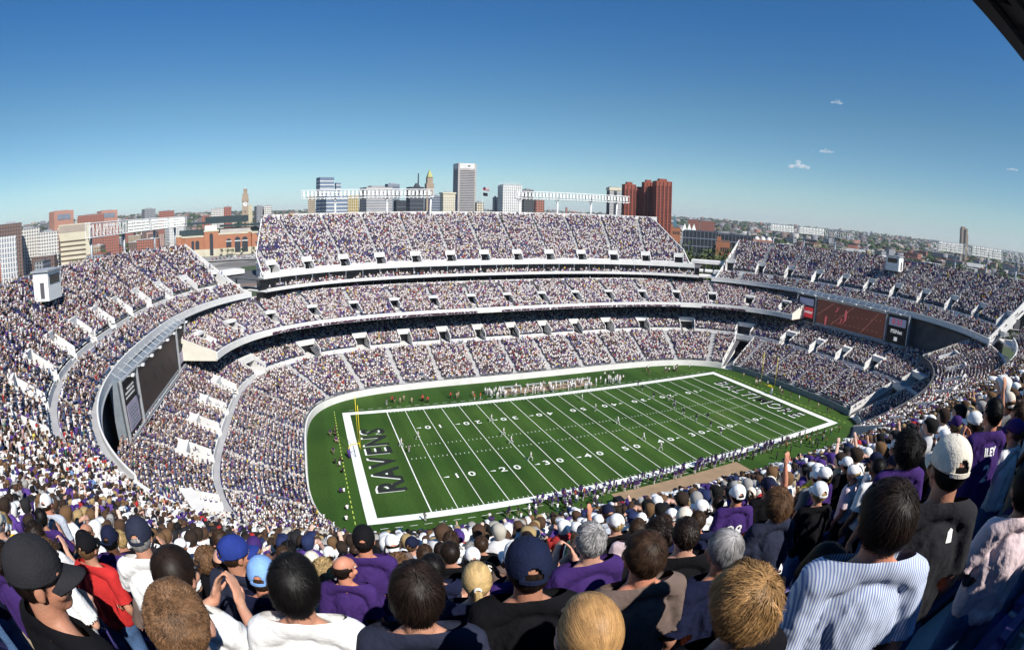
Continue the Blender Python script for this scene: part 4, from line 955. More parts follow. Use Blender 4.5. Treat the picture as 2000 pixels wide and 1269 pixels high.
    w1 = {'curly': .9, 'wavy': .30, 'medium': .12, 'short': .08}.get(kind, 0)
    for q in range(ns):
        u = q / (ns - 1); pts.append(P + hc); st = (L_ / (ns - 1))[:, None]
        if kind == 'long':
            P = P + (ff * .45 + np.array([0, 0, -1.0])) / 1.2 * st; m_ = np.linalg.norm(P / rad, axis=1)[:, None]; P = np.where((P[:, 2:3] > -.07) & (m_ < 1.03), P / m_ * 1.03, P); P[:, 1] = np.where((P[:, 2] < -.1) & (P[:, 1] > -.02), -.02, P[:, 1])
        elif tgt is not None:
            g2 = tgt * 1.02 - P; gl = np.linalg.norm(g2, axis=1)[:, None]; P = P + g2 / (gl + 1e-6) * np.minimum(st * 1.3, gl * .5); m_ = np.linalg.norm(P / rad, axis=1)[:, None]; P = P / m_ * (1.008 + .035 * (1 - u) * shade[:, None] * .6)
        else:
            wob = (side * np.cos(ph + q * 1.5)[:, None] + dd * np.sin(ph + q * 1.5)[:, None]) * w1; g = -.5 * u if kind in ('wavy', 'medium', 'curly') else -.2 * u
            P = P + (ff * (1 - lf * .5)[:, None] + dd * (lf * (1 - u))[:, None] + wob + np.array([0, 0, g])) * st; dn = nz(P / rad); lo = lumps(dn)[:, None] * 1.006; m_ = np.linalg.norm(P / rad, axis=1)[:, None]; P = np.where(m_ < lo, P / m_ * lo, P); dd = nz(P); ff = tang(ff, dd)
    def emit(pts, side, wd_, shade):
        nonlocal base
        A = np.stack(pts, 1); n, k = A.shape[:2]; ww = wd_ * (1 - .75 * (np.arange(k) / (k - 1)) ** 2)[None, :, None]; S = side[:, None, :] * ww; B = np.stack([A - S, A + S], 2).reshape(-1, 3)
        i0 = (np.arange(n) * k * 2)[:, None] + (np.arange(k - 1) * 2)[None]; i0 = i0.ravel() + base; VS.append(B); QS.append(np.stack([i0, i0 + 1, i0 + 3, i0 + 2], 1)); CS.append(np.repeat(shade, k * 2)); base += len(B)
    emit(pts, side, wd, shade)
    if tgt is not None:
        m = int(1400 * dens); b0 = np.array([0, -.118, 1.635 if kind == 'pony' else 1.66]); a = r_.uniform(0, 6.28, m); rr = np.sqrt(r_.uniform(0, 1, m)) * .017; off = np.stack([np.cos(a) * rr, np.sin(a) * rr * .6, 0 * a], 1); Lt = r_.uniform(.15, .24, m); ph = r_.uniform(-1, 1, m); pts = []
        for k in range(9):
            u = k / 8; sp = 1 + 1.1 * math.sin(u * PI * .8); pts.append(b0 + off * sp + np.stack([.006 * np.sin(u * 5 + ph) + .008 * u, np.full(m, -.035 * math.sin(min(1, u * 2.2) * PI * .5)), -Lt * u + .012 * math.sin(min(1, u * 5) * PI)], 1))
        emit(pts, np.stack([np.cos(a + 1.5), np.sin(a + 1.5), 0 * a], 1), .0022, np.clip(1 + r_.normal(0, .3, m), .4, 1.7))
    VV = np.vstack(VS); CCc = np.concatenate(CS); me = bpy.data.meshes.new('hair'); QQ = np.vstack(QS).astype(np.int32)
    me.vertices.add(len(VV)); me.vertices.foreach_set('co', VV.astype(np.float32).ravel()); me.loops.add(QQ.size); me.loops.foreach_set('vertex_index', QQ.ravel()); me.polygons.add(len(QQ)); me.polygons.foreach_set('loop_start', np.arange(0, QQ.size, 4, dtype=np.int32)); me.update(calc_edges=True)
    at_ = me.color_attributes.new('Col', 'FLOAT_COLOR', 'POINT'); c = np.ones((len(VV), 4), np.float32); c[:, :3] = CCc[:, None]; at_.data.foreach_set('color', c.ravel())
    me.polygons.foreach_set('use_smooth', [True] * len(me.polygons)); return me
HAIR = {}
def hair(kind, mid=False):
    k = (kind, mid)
    if k not in HAIR: HAIR[k] = hairmesh(kind, .16 if mid else 1.0, seed=len(HAIR) + 1)
    return HAIR[k]
def capmeshes():
    out = {}; rad = np.array([.092, .112, .108]); c0 = np.array(HC) + np.array([0, .002, .006])
    def sh(nu, nv):
        bm = bmesh.new(); g = {}
        for j in range(nv + 1):
            for k in range(nu):
                th = (PI / 2 + .10) * j / nv; ph = 2 * PI * k / nu; seam = 1 + .010 * max(0, 1 - abs(((ph / (PI / 3)) % 1) - .5) * 14) * -1
                q = np.array([math.sin(th) * math.cos(ph), math.sin(th) * math.sin(ph), math.cos(th) ** (.85) if math.cos(th) > 0 else math.cos(th)]) * rad * (seam if j > 1 else 1) * (1 + .012 * noise.noise((math.cos(ph) * 3, math.sin(ph) * 3, th * 3)))
                g[j, k] = bm.verts.new(tuple(q + c0))
        for j in range(nv):
            for k in range(nu):
                ph = 2 * PI * (k + .5) / nu; dph = abs((ph - 1.5 * PI + PI) % (2 * PI) - PI); v = (j + .5) / nv
                if v > .70 and dph < .42 * math.sqrt(max(0, 1 - ((1 - v) / .30) ** 2)) and v < .93: continue
                vs = [g[j, k], g[j + 1, k], g[j + 1, (k + 1) % nu], g[j, (k + 1) % nu]]
                if j == 0: bm.faces.new((g[0, 0], vs[1], vs[2])) if False else bm.faces.new(vs)
                else: bm.faces.new(vs)
        bmesh.ops.remove_doubles(bm, verts=bm.verts, dist=.0008); bmesh.ops.recalc_face_normals(bm, faces=bm.faces)
        bmesh.ops.solidify(bm, geom=bm.faces[:], thickness=.0035)
        me = bpy.data.meshes.new('cap'); bm.to_mesh(me); bm.free(); me.polygons.foreach_set('use_smooth', [True] * len(me.polygons)); return me
    out['crown'] = sh(54, 20); out['crown_mid'] = sh(18, 7)
    def brim(nu, nv):
        bm = bmesh.new(); g = {}
        for a in range(2):
            for i in range(nu + 1):
                for j in range(nv + 1):
                    u = (i / nu - .5) * 2; t = j / nv; ph = PI / 2 - u * 1.02; x0 = math.cos(ph) * rad[0] * 1.0; y0 = math.sin(ph) * rad[1] * 1.0
                    y1 = y0 + .075 * math.sqrt(max(0, 1 - (u * .96) ** 2)); z = -.004 - .022 * t - .026 * u * u - a * .004
                    g[a, i, j] = bm.verts.new((x0 * (1 - .08 * t), y0 + (y1 - y0) * t + c0[1], z + c0[2]))
        for i in range(nu):
            for j in range(nv):
                bm.faces.new([g[0, i, j], g[0, i + 1, j], g[0, i + 1, j + 1], g[0, i, j + 1]]); bm.faces.new([g[1, i, j], g[1, i, j + 1], g[1, i + 1, j + 1], g[1, i + 1, j]])
            bm.faces.new([g[0, i, nv], g[0, i + 1, nv], g[1, i + 1, nv], g[1, i, nv]])
        bmesh.ops.recalc_face_normals(bm, faces=bm.faces); me = bpy.data.meshes.new('brim'); bm.to_mesh(me); bm.free(); me.polygons.foreach_set('use_smooth', [True] * len(me.polygons)); return me
    out['brim'] = brim(18, 6); out['brim_mid'] = brim(8, 2)
    bm = bmesh.new(); bmesh.ops.create_uvsphere(bm, u_segments=10, v_segments=6, radius=.008, matrix=Matrix.Translation(Vector(c0) + Vector((0, 0, rad[2]))) @ Matrix.Diagonal((1, 1, .6, 1))); me = bpy.data.meshes.new('button'); bm.to_mesh(me); bm.free(); out['button'] = me
    bm = bmesh.new()
    for t in np.linspace(-.62, .62, 13)[:-1]:
        for (a, b) in ((t, t + 1.24 / 12),):
            pts = []
            for ang in (a, b):
                for (rr, z) in ((1.0, -.002), (1.045, -.002), (1.045, -.018), (1.0, -.018)): pts.append(bm.verts.new((math.sin(ang) * rad[0] * rr, -math.cos(ang) * rad[1] * rr + c0[1], c0[2] + z)))
            for j in range(4): bm.faces.new((pts[j], pts[(j + 1) % 4], pts[4 + (j + 1) % 4], pts[4 + j]))
    me = bpy.data.meshes.new('strap'); bm.to_mesh(me); bm.free(); out['strap'] = me
    return out
CAPM = capmeshes()
_mc = {}
def cm(kind, col):
    k = (kind,) + tuple(round(x, 3) for x in col)
    if k not in _mc:
        if kind == 'hair': m_ = mat('hair_strands', col, .5, .15, 30, spec=.20, attr=True)
        elif kind == 'skin': m_ = mat('skin', col, .55, .10, 14, spec=.35, col2=(min(1, col[0] * 1.12), col[1] * .9, col[2] * .85), bump=.12)
        elif kind == 'cap': m_ = mat('cap_cloth', col, .85, .12, 18, spec=.15, bump=.25)
        elif kind == 'jean': m_ = mat('denim', col, .9, .3, 9, spec=.1, bump=.3)
        else: m_ = mat('cloth', col, .9, .08, 7, spec=.12, bump=.25)
        _mc[k] = m_
    return _mc[k]
def striped():
    m_ = bpy.data.materials.new('striped_shirt_cloth'); m_.use_nodes = True; n = m_.node_tree; b = n.nodes['Principled BSDF']; b.inputs['Roughness'].default_value = .9
    tc = n.nodes.new('ShaderNodeTexCoord'); wv = n.nodes.new('ShaderNodeTexWave'); wv.wave_type = 'BANDS'; wv.bands_direction = 'X'; wv.inputs['Scale'].default_value = 30; wv.inputs['Distortion'].default_value = .6; wv.inputs['Detail'].default_value = 1
    n.links.new(tc.outputs['Object'], wv.inputs['Vector']); r = n.nodes.new('ShaderNodeValToRGB'); r.color_ramp.elements[0].color = (.20, .27, .48, 1); r.color_ramp.elements[1].color = (.62, .66, .74, 1); r.color_ramp.elements[0].position = .35; r.color_ramp.elements[1].position = .6
    n.links.new(wv.outputs['Fac'], r.inputs['Fac']); n.links.new(r.outputs[0], b.inputs['Base Color']); return m_
M['striped'] = striped()
SK = dict(light=(.50, .28, .19), tan=(.38, .20, .13), dark=(.11, .055, .035), pale=(.56, .34, .25), red=(.52, .25, .165))
HR = dict(black=(.007, .006, .006), dark=(.018, .011, .008), brown=(.048, .026, .015), lbrown=(.15, .08, .04), blond=(.42, .29, .13), gold=(.34, .19, .075), grey=(.32, .31, .31), white=(.6, .58, .55))
CL = dict(white=(.84, .84, .84), lgrey=(.42, .46, .54), grey=(.2, .2, .21), black=(.006, .006, .008), navy=(.010, .013, .038), purple=(.048, .022, .125), taupe=(.15, .11, .095), charcoal=(.022, .022, .026), blue=(.03, .06, .32), ltblue=(.22, .40, .75), pink=(.78, .62, .64), cream=(.72, .66, .55), royal=(.02, .04, .22), green=(.02, .10, .06), teal=(.05, .30, .30), yellow=(.80, .55, .03), red=(.5, .03, .03), jean=(.07, .13, .26), khaki=(.42, .34, .24), slate=(.024, .028, .052), denimblue=(.10, .17, .33), mesh=(.009, .014, .04))
def setm(o, m_):
    if len(o.data.materials) == 0: o.data.materials.append(m_)
    o.material_slots[0].link = 'OBJECT'; o.material_slots[0].material = m_
def part(name, me, parent, m_):
    o = bpy.data.objects.new(name, me); COL.objects.link(o); o.parent = parent; setm(o, m_); return o
def person(x, y, z, h, ang, pose, shirt, skin='light', hairk='short', hairc='brown', cap=None, capdir=0, pants='jean', label='', group=None, mid=False, trim=None, wide=1.0, hs=1.0):
    s = h / 1.63; e = empty('person', (x, y, z), ang - PI / 2); f_ = wide * min(1.0, s) * (.94 if not mid else .97); e.scale = (f_, f_, s); tag(e, label, 'person', group)
    p = POSES[pose]; sk = cm('skin', SK[skin])
    part('body', p['body'], e, sk); part('shirt', p['shirt'], e, M['striped'] if shirt == 'striped' else cm('cloth', CL[shirt]))
    part('trousers', p['trousers'], e, cm('jean' if 'jean' in pants else 'cloth', CL[pants]))
    if not mid: part('shoes', p['shoes'], e, M['white'])
    H_ = []
    if hairk: H_.append(part('hair', hair(hairk, mid), e, cm('hair', HR[hairc])))
    if cap:
        c = part('cap', CAPM['crown_mid' if mid else 'crown'], e, cm('cap', CL[cap])); H_.append(c)
        b = part('brim', CAPM['brim_mid' if mid else 'brim'], c, cm('cap', CL[cap]))
        if not mid: part('button', CAPM['button'], c, cm('cap', CL[cap])); part('strap', CAPM['strap'], c, cm('cap', CL[cap]))
    t = p['turn']; piv = Vector((0, p['lean'] * .3, 0))
    for k, o in enumerate(H_):
        a = t + (capdir if o.name.startswith('cap') else 0)
        if a or hs != 1: o.matrix_local = Matrix.Translation(Vector((0, 0, 1.655))) @ Matrix.Rotation(a, 4, 'Z') @ Matrix.Scale(hs, 4) @ Matrix.Translation(Vector((0, 0, -1.655)))
    return e
# x, y, floor z, head height, heading (deg, 73 = straight down the stand), pose, shirt, options
HEROES = [
 (-63.00, -101.62, 45.66, 1.68, 62, 'stand_lookright', 'black', dict(hairk='fringe', hairc='dark', cap='charcoal', pants='jean', skin='tan'), 'man in a dark grey cap seen in profile at the lower left corner'),
 (-62.47, -101.84, 45.78, 1.62, 92, 'stand', 'navy', dict(hairk='buzz', hairc='lbrown', skin='pale'), 'boy with a light brown buzz cut beside the man in the dark grey cap'),
 (-63.32, -99.97, 44.75, 1.70, 92, 'clap', 'white', dict(hairk='fringe', hairc='grey', cap='slate'), 'grey-haired man in a worn slate blue cap and white shirt, clapping'),
 (-62.72, -101.09, 45.27, 1.72, 68, 'clap', 'white', dict(hairk='flat', hairc='dark'), 'dark-haired man in a white shirt clapping, behind the light brown buzz cut'),
 (-62.70, -100.01, 44.75, 1.60, 72, 'stand_lookright', 'slate', dict(hairk='fringe', hairc='brown', cap='royal', trim='lgrey', skin='tan'), 'man in a royal blue cap looking right, grey jacket collar'),
 (-62.52, -100.24, 44.75, 1.60, 80, 'stand', 'navy', dict(hairk='fringe', hairc='brown', cap='ltblue', skin='red'), 'person in a pale blue cap and navy shirt'),
 (-62.24, -101.22, 45.27, 1.75, 80, 'stand', 'white', dict(hairk='medium', hairc='black', trim='white'), 'black-haired man in a white polo shirt with one dark stripe across the back'),
 (-62.04, -99.46, 44.24, 1.54, 75, 'stand_lookright', 'purple', dict(hairk='bald', hairc='dark', skin='red'), 'balding man in a purple shirt with black collar'),
 (-61.83, -101.35, 45.27, 1.76, 78, 'stand', 'slate', dict(hairk='medium', hairc='dark'), 'man with thick dark brown hair and slate grey shirt in the middle of the front'),
 (-61.86, -99.28, 44.24, 1.66, 80, 'stand', 'purple', dict(hairk='fringe', hairc='dark', cap='black', trim='white', skin='red'), 'man in a black cap with lettering and a purple jersey with white collar'),
 (-61.37, -100.53, 44.75, 1.62, 75, 'woman_clap', 'navy', dict(hairk='tail', hairc='blond', skin='pale'), 'blond woman with a low ponytail in a navy top'),
 (-61.37, -101.20, 45.27, 1.67, 80, 'stand', 'black', dict(hairk='fringe', hairc='dark', cap='mesh', skin='tan', hs=1.05), 'man in a shiny dark navy mesh cap and black shirt, centre of the front'),
 (-60.28, -99.89, 44.24, 1.60, 78, 'clap_high', 'black', dict(hairk='fringe', hairc='grey', cap='black', wide=1.08), 'broad man in a black cap and black shirt clapping'),
 (-60.87, -101.25, 45.27, 1.62, 85, 'stand', 'taupe', dict(hairk='short', hairc='brown', skin='red', wide=1.05), 'man with short brown hair in a taupe shirt'),
 (-61.55, -101.98, 45.78, 1.55, 80, 'woman', 'black', dict(hairk='pony', hairc='gold', skin='pale'), 'person with gold-brown hair tied in a yellow band at the bottom edge'),
 (-60.45, -101.31, 45.27, 1.54, 82, 'stand', 'navy', dict(hairk='flat', hairc='grey', skin='tan'), 'grey-haired man in a navy shirt'),
 (-61.12, -102.05, 45.78, 1.52, 78, 'woman', 'black', dict(hairk='wavy', hairc='gold', skin='pale'), 'person with big wavy golden hair at the bottom edge'),
 (-59.06, -99.62, 44.24, 1.42, 70, 'stand', 'navy', dict(hairk='crop', hairc='brown', skin='red'), 'man with cropped brown hair and navy shirt left of the white cap and purple jersey'),
 (-57.97, -99.04, 43.72, 1.64, 70, 'stand', 'purple', dict(hairk='fringe', hairc='dark', cap='white', trim='white', skin='red'), 'man in a white cap and purple jersey with black sleeves and white numbers'),
 (-59.14, -100.54, 44.75, 1.55, 75, 'woman', 'slate', dict(hairk='curly', hairc='lbrown', skin='pale'), 'person with frizzy light brown curls below the raised fist'),
 (-57.87, -100.06, 44.24, 1.57, 70, 'woman', 'black', dict(hairk='fringe', hairc='blond', cap='white'), 'person in a bright white cap and black top right of the frizzy curls'),
 (-55.98, -98.72, 43.20, 1.72, 72, 'stand', 'grey', dict(hairk='fringe', hairc='dark', cap='white'), 'person in a white cap, upper one of the two right of the raised fist'),
 (-58.60, -100.30, 44.24, 1.10, 75, 'stand', 'black', dict(hairk='fringe', hairc='dark', cap='white'), 'child in a white cap beside the woman with long black hair'),
 (-60.14, -101.69, 45.27, 1.55, 70, 'woman_lookleft', 'black', dict(hairk='long', hairc='black', skin='tan'), 'woman with long black hair looking left'),
 (-60.61, -102.14, 45.78, 1.66, 55, 'stand', 'striped', dict(hairk='medium', hairc='dark', skin='red', trim='lgrey', wide=1.06), 'man in a blue and white striped shirt, largest figure at the right'),
 (-60.05, -102.11, 45.78, 1.66, 55, 'stand', 'charcoal', dict(hairk='fringe', hairc='black', cap='cream', skin='tan'), 'man in a cream cap worn forwards and charcoal mesh jersey'),
 (-59.50, -102.40, 45.78, 1.48, 48, 'woman', 'pink', dict(hairk='medium', hairc='black', pants='jean'), 'woman with black hair in a pinkish white tee and blue jeans'),
 (-58.70, -102.55, 45.78, 1.50, 45, 'longsleeve', 'lgrey', dict(hairk='medium', hairc='dark', pants='jean'), 'person in a pale blue long-sleeved top at the right edge'),
 (-57.61, -101.57, 45.27, 1.74, 60, 'clap', 'purple', dict(hairk='short', hairc='black', trim='black', skin='red'), 'dark-haired man in a purple jersey with white name letters at the right'),
 (-58.66, -101.26, 45.27, 1.61, 65, 'stand', 'purple', dict(hairk='curly', hairc='black', trim='black', skin='tan'), 'person with dark curly hair in a purple and black jersey behind the cream cap'),
 (-57.42, -99.02, 43.72, 1.58, 70, 'fist', 'black', dict(hairk='fringe', hairc='dark', cap='navy', skin='red'), 'fan in a navy cap punching a fist into the air'),
 (-65.60, -98.50, 43.72, 1.58, 100, 'stand', 'white', dict(hairk='fringe', hairc='dark', cap='yellow'), 'person in a yellow cap and white shirt at the left edge'),
 (-65.96, -97.00, 43.20, 1.78, 88, 'stand', 'lgrey', dict(hairk='fringe', hairc='brown', cap='white', skin='red'), 'man in a white cap and grey-blue sleeveless top at the left'),
 (-65.80, -97.48, 43.20, 1.84, 95, 'clap', 'purple', dict(hairk='short', hairc='black'), 'black-haired fan in a purple and white jersey next to the grey-blue top'),
 (-64.54, -98.66, 43.72, 1.80, 90, 'stand', 'black', dict(hairk='short', hairc='black', skin='dark'), 'man dressed in black with short black hair at the left'),
 (-64.24, -98.64, 43.72, 1.84, 90, 'stand', 'purple', dict(hairk='fringe', hairc='black', cap='navy', skin='dark'), 'man in a navy cap and purple jacket with a white emblem'),
 (-63.37, -97.62, 43.20, 1.72, 88, 'stand', 'white', dict(hairk='short', hairc='brown'), 'brown-haired man in a white shirt left of the royal blue cap'),
 (-62.73, -97.27, 42.69, 1.75, 85, 'stand', 'teal', dict(hairk='short', hairc='brown'), 'brown-haired person in a teal shirt'),
 (-62.20, -92.29, 39.59, 1.72, 85, 'm_stand', 'white', dict(hairk='fringe', hairc='brown', cap='white', mid=True), 'small figure in a white cap and white shirt beyond the teal shirt'),
 (-59.64, -96.90, 42.17, 1.68, 78, 'woman', 'red', dict(hairk='long', hairc='dark'), 'woman with long dark hair in a red and white top'),
 (-60.87, -97.46, 42.69, 1.70, 80, 'stand', 'lgrey', dict(hairk='crop', hairc='dark', skin='tan'), 'man with cropped dark hair in a light grey shirt'),
 (-58.90, -97.28, 42.69, 1.45, 78, 'stand', 'green', dict(hairk='fringe', hairc='dark', cap='navy'), 'person in a navy cap and dark green shirt'),
 (-57.75, -97.69, 42.69, 1.62, 75, 'stand', 'white', dict(hairk='fringe', hairc='grey', cap='white'), 'man in a white shirt and white cap left of the cropped brown hair'),
]
HEROXY[:] = [(h[0], h[1]) for h in HEROES]
hero_objs = {}
for k, (x, y, z, h, a, pose, shirt, kw, lb) in enumerate(HEROES):
    hero_objs[k] = person(x, y, z, h, R(a), pose, shirt, label=lb, **kw)
def child_mesh(mb, name, m_, e): return mb.build(name, m_, e, True)
# yellow hair band, eyeglasses, stripe, numbers
def torus(e, c, r, th, name, m_, rot=(0, 0, 0)):
    bm = bmesh.new(); V = []
    for k in range(20):
        for j in range(8):
            a = 2 * PI * k / 20; b_ = 2 * PI * j / 8; q = Vector(((r + th * math.cos(b_)) * math.cos(a), (r + th * math.cos(b_)) * math.sin(a), th * 1.4 * math.sin(b_))); V.append(bm.verts.new(Matrix.Rotation(rot[0], 3, 'X') @ q + Vector(c)))
    for k in range(20):
        for j in range(8): bm.faces.new((V[k * 8 + j], V[((k + 1) % 20) * 8 + j], V[((k + 1) % 20) * 8 + (j + 1) % 8], V[k * 8 + (j + 1) % 8]))
    me = bpy.data.meshes.new(name); bm.to_mesh(me); bm.free(); return link(name, me, m_, e, True)
M['bright_yellow'] = mat('yellow_band', (.85, .72, .04), .6, .05, 5)
torus(hero_objs[14], (0, -.128, 1.640), .020, .007, 'hair_band', M['bright_yellow'], (PI / 2 + .3, 0, 0))
torus(hero_objs[10], (0, -.128, 1.662), .018, .006, 'hair_band', M['white'], (PI / 2 + .3, 0, 0))
def wrap_on_back(hero, me_obj, cz, m_, name, lift=.004):
    """lay a flat letter mesh (x,z plane) on the back of the hero's shirt"""
    sh = [c for c in hero_objs[hero].children if c.name.startswith('shirt')][0]; me = sh.data
    bvh = BVHTree.FromPolygons([v.co for v in me.vertices], [tuple(p.vertices) for p in me.polygons])
    bm = bmesh.new(); bm.from_mesh(me_obj.data)
    bmesh.ops.subdivide_edges(bm, edges=[e for e in bm.edges if e.calc_length() > .02], cuts=2, use_grid_fill=True); bmesh.ops.triangulate(bm, faces=bm.faces)
    for v in bm.verts:
        p = Vector((v.co.x, -.6, cz + v.co.y)); hit = bvh.ray_cast(p, Vector((0, 1, 0)))
        y = hit[0].y if hit[0] is not None else -.1
        v.co = Vector((v.co.x, y - lift, cz + v.co.y))
    out = bpy.data.meshes.new(name); bm.to_mesh(out); bm.free(); bpy.data.objects.remove(me_obj); o = link(name, out, m_, hero_objs[hero]); return o
def lettering(hero, txt, size, cz): wrap_on_back(hero, text_mesh(txt, size, 0, 'tmp', M['white'], off=.003), cz, M['white'], 'jersey_lettering')
lettering(28, 'ILEY', .085, 1.37); lettering(28, '2', .2, 1.2); lettering(29, 'SOL', .085, 1.37); lettering(18, '98', .22, 1.22); lettering(33, '8', .2, 1.22)
q = MB(); q.add([(-.19, -.012, 0), (.19, -.035, 0), (.19, -.02, 0), (-.19, .003, 0)], [(0, 1, 2, 3)]); wrap_on_back(6, q.build('tmp', M['black']), 1.33, M['black'], 'chest_stripe')
q = MB(); q.add([(.05, 0, 0), (.085, 0, 0), (.085, .045, 0), (.068, .055, 0), (.05, .045, 0)], [(0, 1, 2, 3, 4)]); wrap_on_back(25, q.build('tmp', M['white']), 1.36, M['white'], 'shoulder_patch')
q = MB(); q.add([(-.05, 0, 0), (.05, .03, 0), (.02, .06, 0), (-.04, .05, 0)], [(0, 1, 2, 3)]); wrap_on_back(35, q.build('tmp', M['white']), 1.25, M['white'], 'jacket_emblem')
# glasses on the clapping man
mb = MB()
for sg in (-1, 1): mb.bar((sg * .083, -.0, 1.648), (sg * .072, .088, 1.652), .0028, n=6); mb.bar((sg * .012, .112, 1.65), (sg * .07, .094, 1.652), .003, n=6); mb.bar((sg * .014, .114, 1.625), (sg * .066, .096, 1.625), .003, n=6)
mb.build('eyeglasses', M['black'], hero_objs[3])
# eyes for every close figure
bm = bmesh.new(); bmesh.ops.create_uvsphere(bm, u_segments=10, v_segments=8, radius=.0125); me_eye = bpy.data.meshes.new('eye'); bm.to_mesh(me_eye); bm.free()
for k, e in hero_objs.items():
    t = POSES[HEROES[k][5]]['turn']
    for sg in (-1, 1): o = part('eye', me_eye, e, M['white']); v = Matrix.Rotation(t, 3, 'Z') @ Vector((sg * .031, .079, 1.643)); o.location = v
# ================================================================ fill the stands
for d in DECKS: fill(d)
NEARLIST.sort(key=lambda q: q[0])
NIND = 145
shirts = ['white'] * 9 + ['lgrey'] * 2 + ['purple'] * 2 + ['black'] * 4 + ['navy'] * 3 + ['taupe', 'grey', 'red', 'denimblue', 'pink', 'cream', 'green']
hairs = ['short', 'crop', 'medium', 'curly', 'flat', 'bald', 'long']; haircs = ['dark', 'dark', 'brown', 'brown', 'black', 'lbrown', 'lbrown', 'blond', 'grey']
SN = dict(white='white', lgrey='light grey', purple='purple', black='black', navy='navy', taupe='taupe', grey='dark grey', red='red', denimblue='blue', pink='pink', cream='cream', green='dark green')
HNM = dict(dark='dark brown', brown='brown', black='black', lbrown='light brown', blond='blond', grey='grey')
KN = dict(short='short', crop='cropped', medium='thick', curly='curly', flat='combed', bald='thinning', long='long')
for q in NEARLIST[:NIND]:
    dist, x, y, z, ang, rel, pz = q
    pose = {'stand': random.choice(['m_stand', 'm_stand', 'm_woman']), 'clap': 'm_clap', 'cheer': random.choice(['m_cheer', 'm_fist'])}[pz]
    sh = random.choice(shirts); cap = random.choice([None, None, None, 'white', 'white', 'navy', 'black', 'purple', 'cream']) ; hk = random.choice(hairs[:6] if pose != 'm_woman' else ['long', 'medium', 'curly']); hc = random.choice(haircs)
    if pose == 'm_woman' and cap: cap = None if random.random() < .6 else cap
    act = {'m_stand': 'standing', 'm_woman': 'standing with folded arms', 'm_clap': 'clapping', 'm_cheer': 'raising both arms', 'm_fist': 'raising one fist'}[pose]
    lb = f"spectator {act} in {SN[sh]} top " + (f"and {SN[cap]} cap" if cap else f"with {KN[hk]} {HNM[hc]} hair") + ', near stand'
    person(x, y, z, random.gauss(1.62, .07) if pose != 'm_woman' else random.gauss(1.53, .05), ang + PI / 2, pose, sh, skin=random.choice(['light', 'light', 'red', 'tan', 'pale', 'dark']), hairk=('fringe' if cap else hk), hairc=hc, cap=cap, capdir=random.choice([0, 0, 0, PI]), pants=random.choice(['jean', 'khaki', 'black']), mid=True, label=lb, group='spectators standing on the near upper stand')
rest = NEARLIST[NIND:]
if rest:
    A = np.array([q[:6] for q in rest], float); pz = np.array([q[6] for q in rest]); cp = rng.random(len(rest)) < .34; lod = np.where(A[:, 0] < 70, 1, 0)
    for p_ in np.unique(pz):
        for l in (0, 1):
            m_ = (pz == p_) & (lod == l); add_crowd(A[m_, 1:4], A[m_, 4], rng.normal(1, .05, int(m_.sum())), str(p_), l, cp[m_])
M['crowd'] = mat('crowd_clothes', (1, 1, 1), .85, .0, 1, attr=True, spec=.15)
o = fast_mesh('crowd', np.vstack(crowdV), np.vstack(crowdQ), np.vstack(crowdC), M['crowd']); tag(o, 'mass of spectators in white, purple and black filling every tier of the stands', 'crowd', kind='stuff')
o = fast_mesh('stadium_seats', np.vstack(seatMB_V), np.vstack(seatMB_Q), None, M['seat']); tag(o, 'rows of purple plastic seats showing between the spectators', 'seats', kind='stuff')
print('CROWD verts', crowd_n, 'near list', len(NEARLIST))
crowdV.clear(); crowdQ.clear(); crowdC.clear(); seatMB_V.clear(); seatMB_Q.clear()
# a few empty seats beside the front rows
for k, (a, rel) in enumerate(((1.45, 1), (1.95, 1), (2.45, 1), (1.9, 0), (2.4, 0), (2.9, 0), (3.4, 1), (3.9, 1))):
    i = NEAR.a0 + ACAM + a; s_ = SCAM - rel * .8 + .26; p = NEAR.at(i, s_); n = NEAR.nrm(i); e = empty('folding_chair', (p[0], p[1], 46.3 - .516 * rel), math.atan2(-n[1], -n[0]) - PI / 2); tag(e, 'folded purple-blue plastic chair between the rows of people at the lower right', 'chair', 'empty plastic seats in the front rows')
    mb = MB(); mb.box((0, -.12, .62), (.44, .05, .42)); mb.box((0, -.145, .62), (.30, .03, .30)); mb.build('backrest', M['seat'], e); mb = MB(); mb.box((0, -.03, .50), (.42, .07, .36)); mb.build('seat_pan', M['seat'], e)
    mb = MB(); mb.box((-.23, -.1, .3), (.04, .22, .62)); mb.box((.23, -.1, .3), (.04, .22, .62)); mb.build('frame', M['steel'], e)
# ================================================================ people on the field
M['fig'] = mat('uniform_cloth', (1, 1, 1), .85, .0, 1, attr=True, spec=.2)
_fm = {}
def figmesh(pose, cols, capb=False):
    k = (pose, cols, capb)
    if k not in _fm:
        V, Q, C = FIG[(pose, 1, capb)]; me = bpy.data.meshes.new('figure'); me.from_pydata(V.tolist(), [], [tuple(int(i) for i in f) for f in Q]); me.update()
        cc = np.array([CL.get(c, SK.get(c, HR.get(c))) if isinstance(c, str) else c for c in cols])[C]; a = me.color_attributes.new('Col', 'FLOAT_COLOR', 'POINT'); z = np.ones((len(V), 4), np.float32); z[:, :3] = cc; a.data.foreach_set('color', z.ravel())
        me.polygons.foreach_set('use_smooth', [True] * len(me.polygons)); me.materials.append(M['fig']); _fm[k] = me
    return _fm[k]
def fieldman(name, x, y, ang, pose, cols, lb, cat, gp, z=.01, s=1.07, bulk=1.15, capb=False):
    o = bpy.data.objects.new(name, figmesh(pose, cols, capb)); COL.objects.link(o); o.location = (x, y, z); o.rotation_euler = (0, 0, ang - PI / 2); o.scale = (s * bulk, s * bulk, s); tag(o, lb, cat, gp); return o
WH = ('tan', 'white', 'white', 'white'); PU = ('dark', 'black', 'purple', 'white')
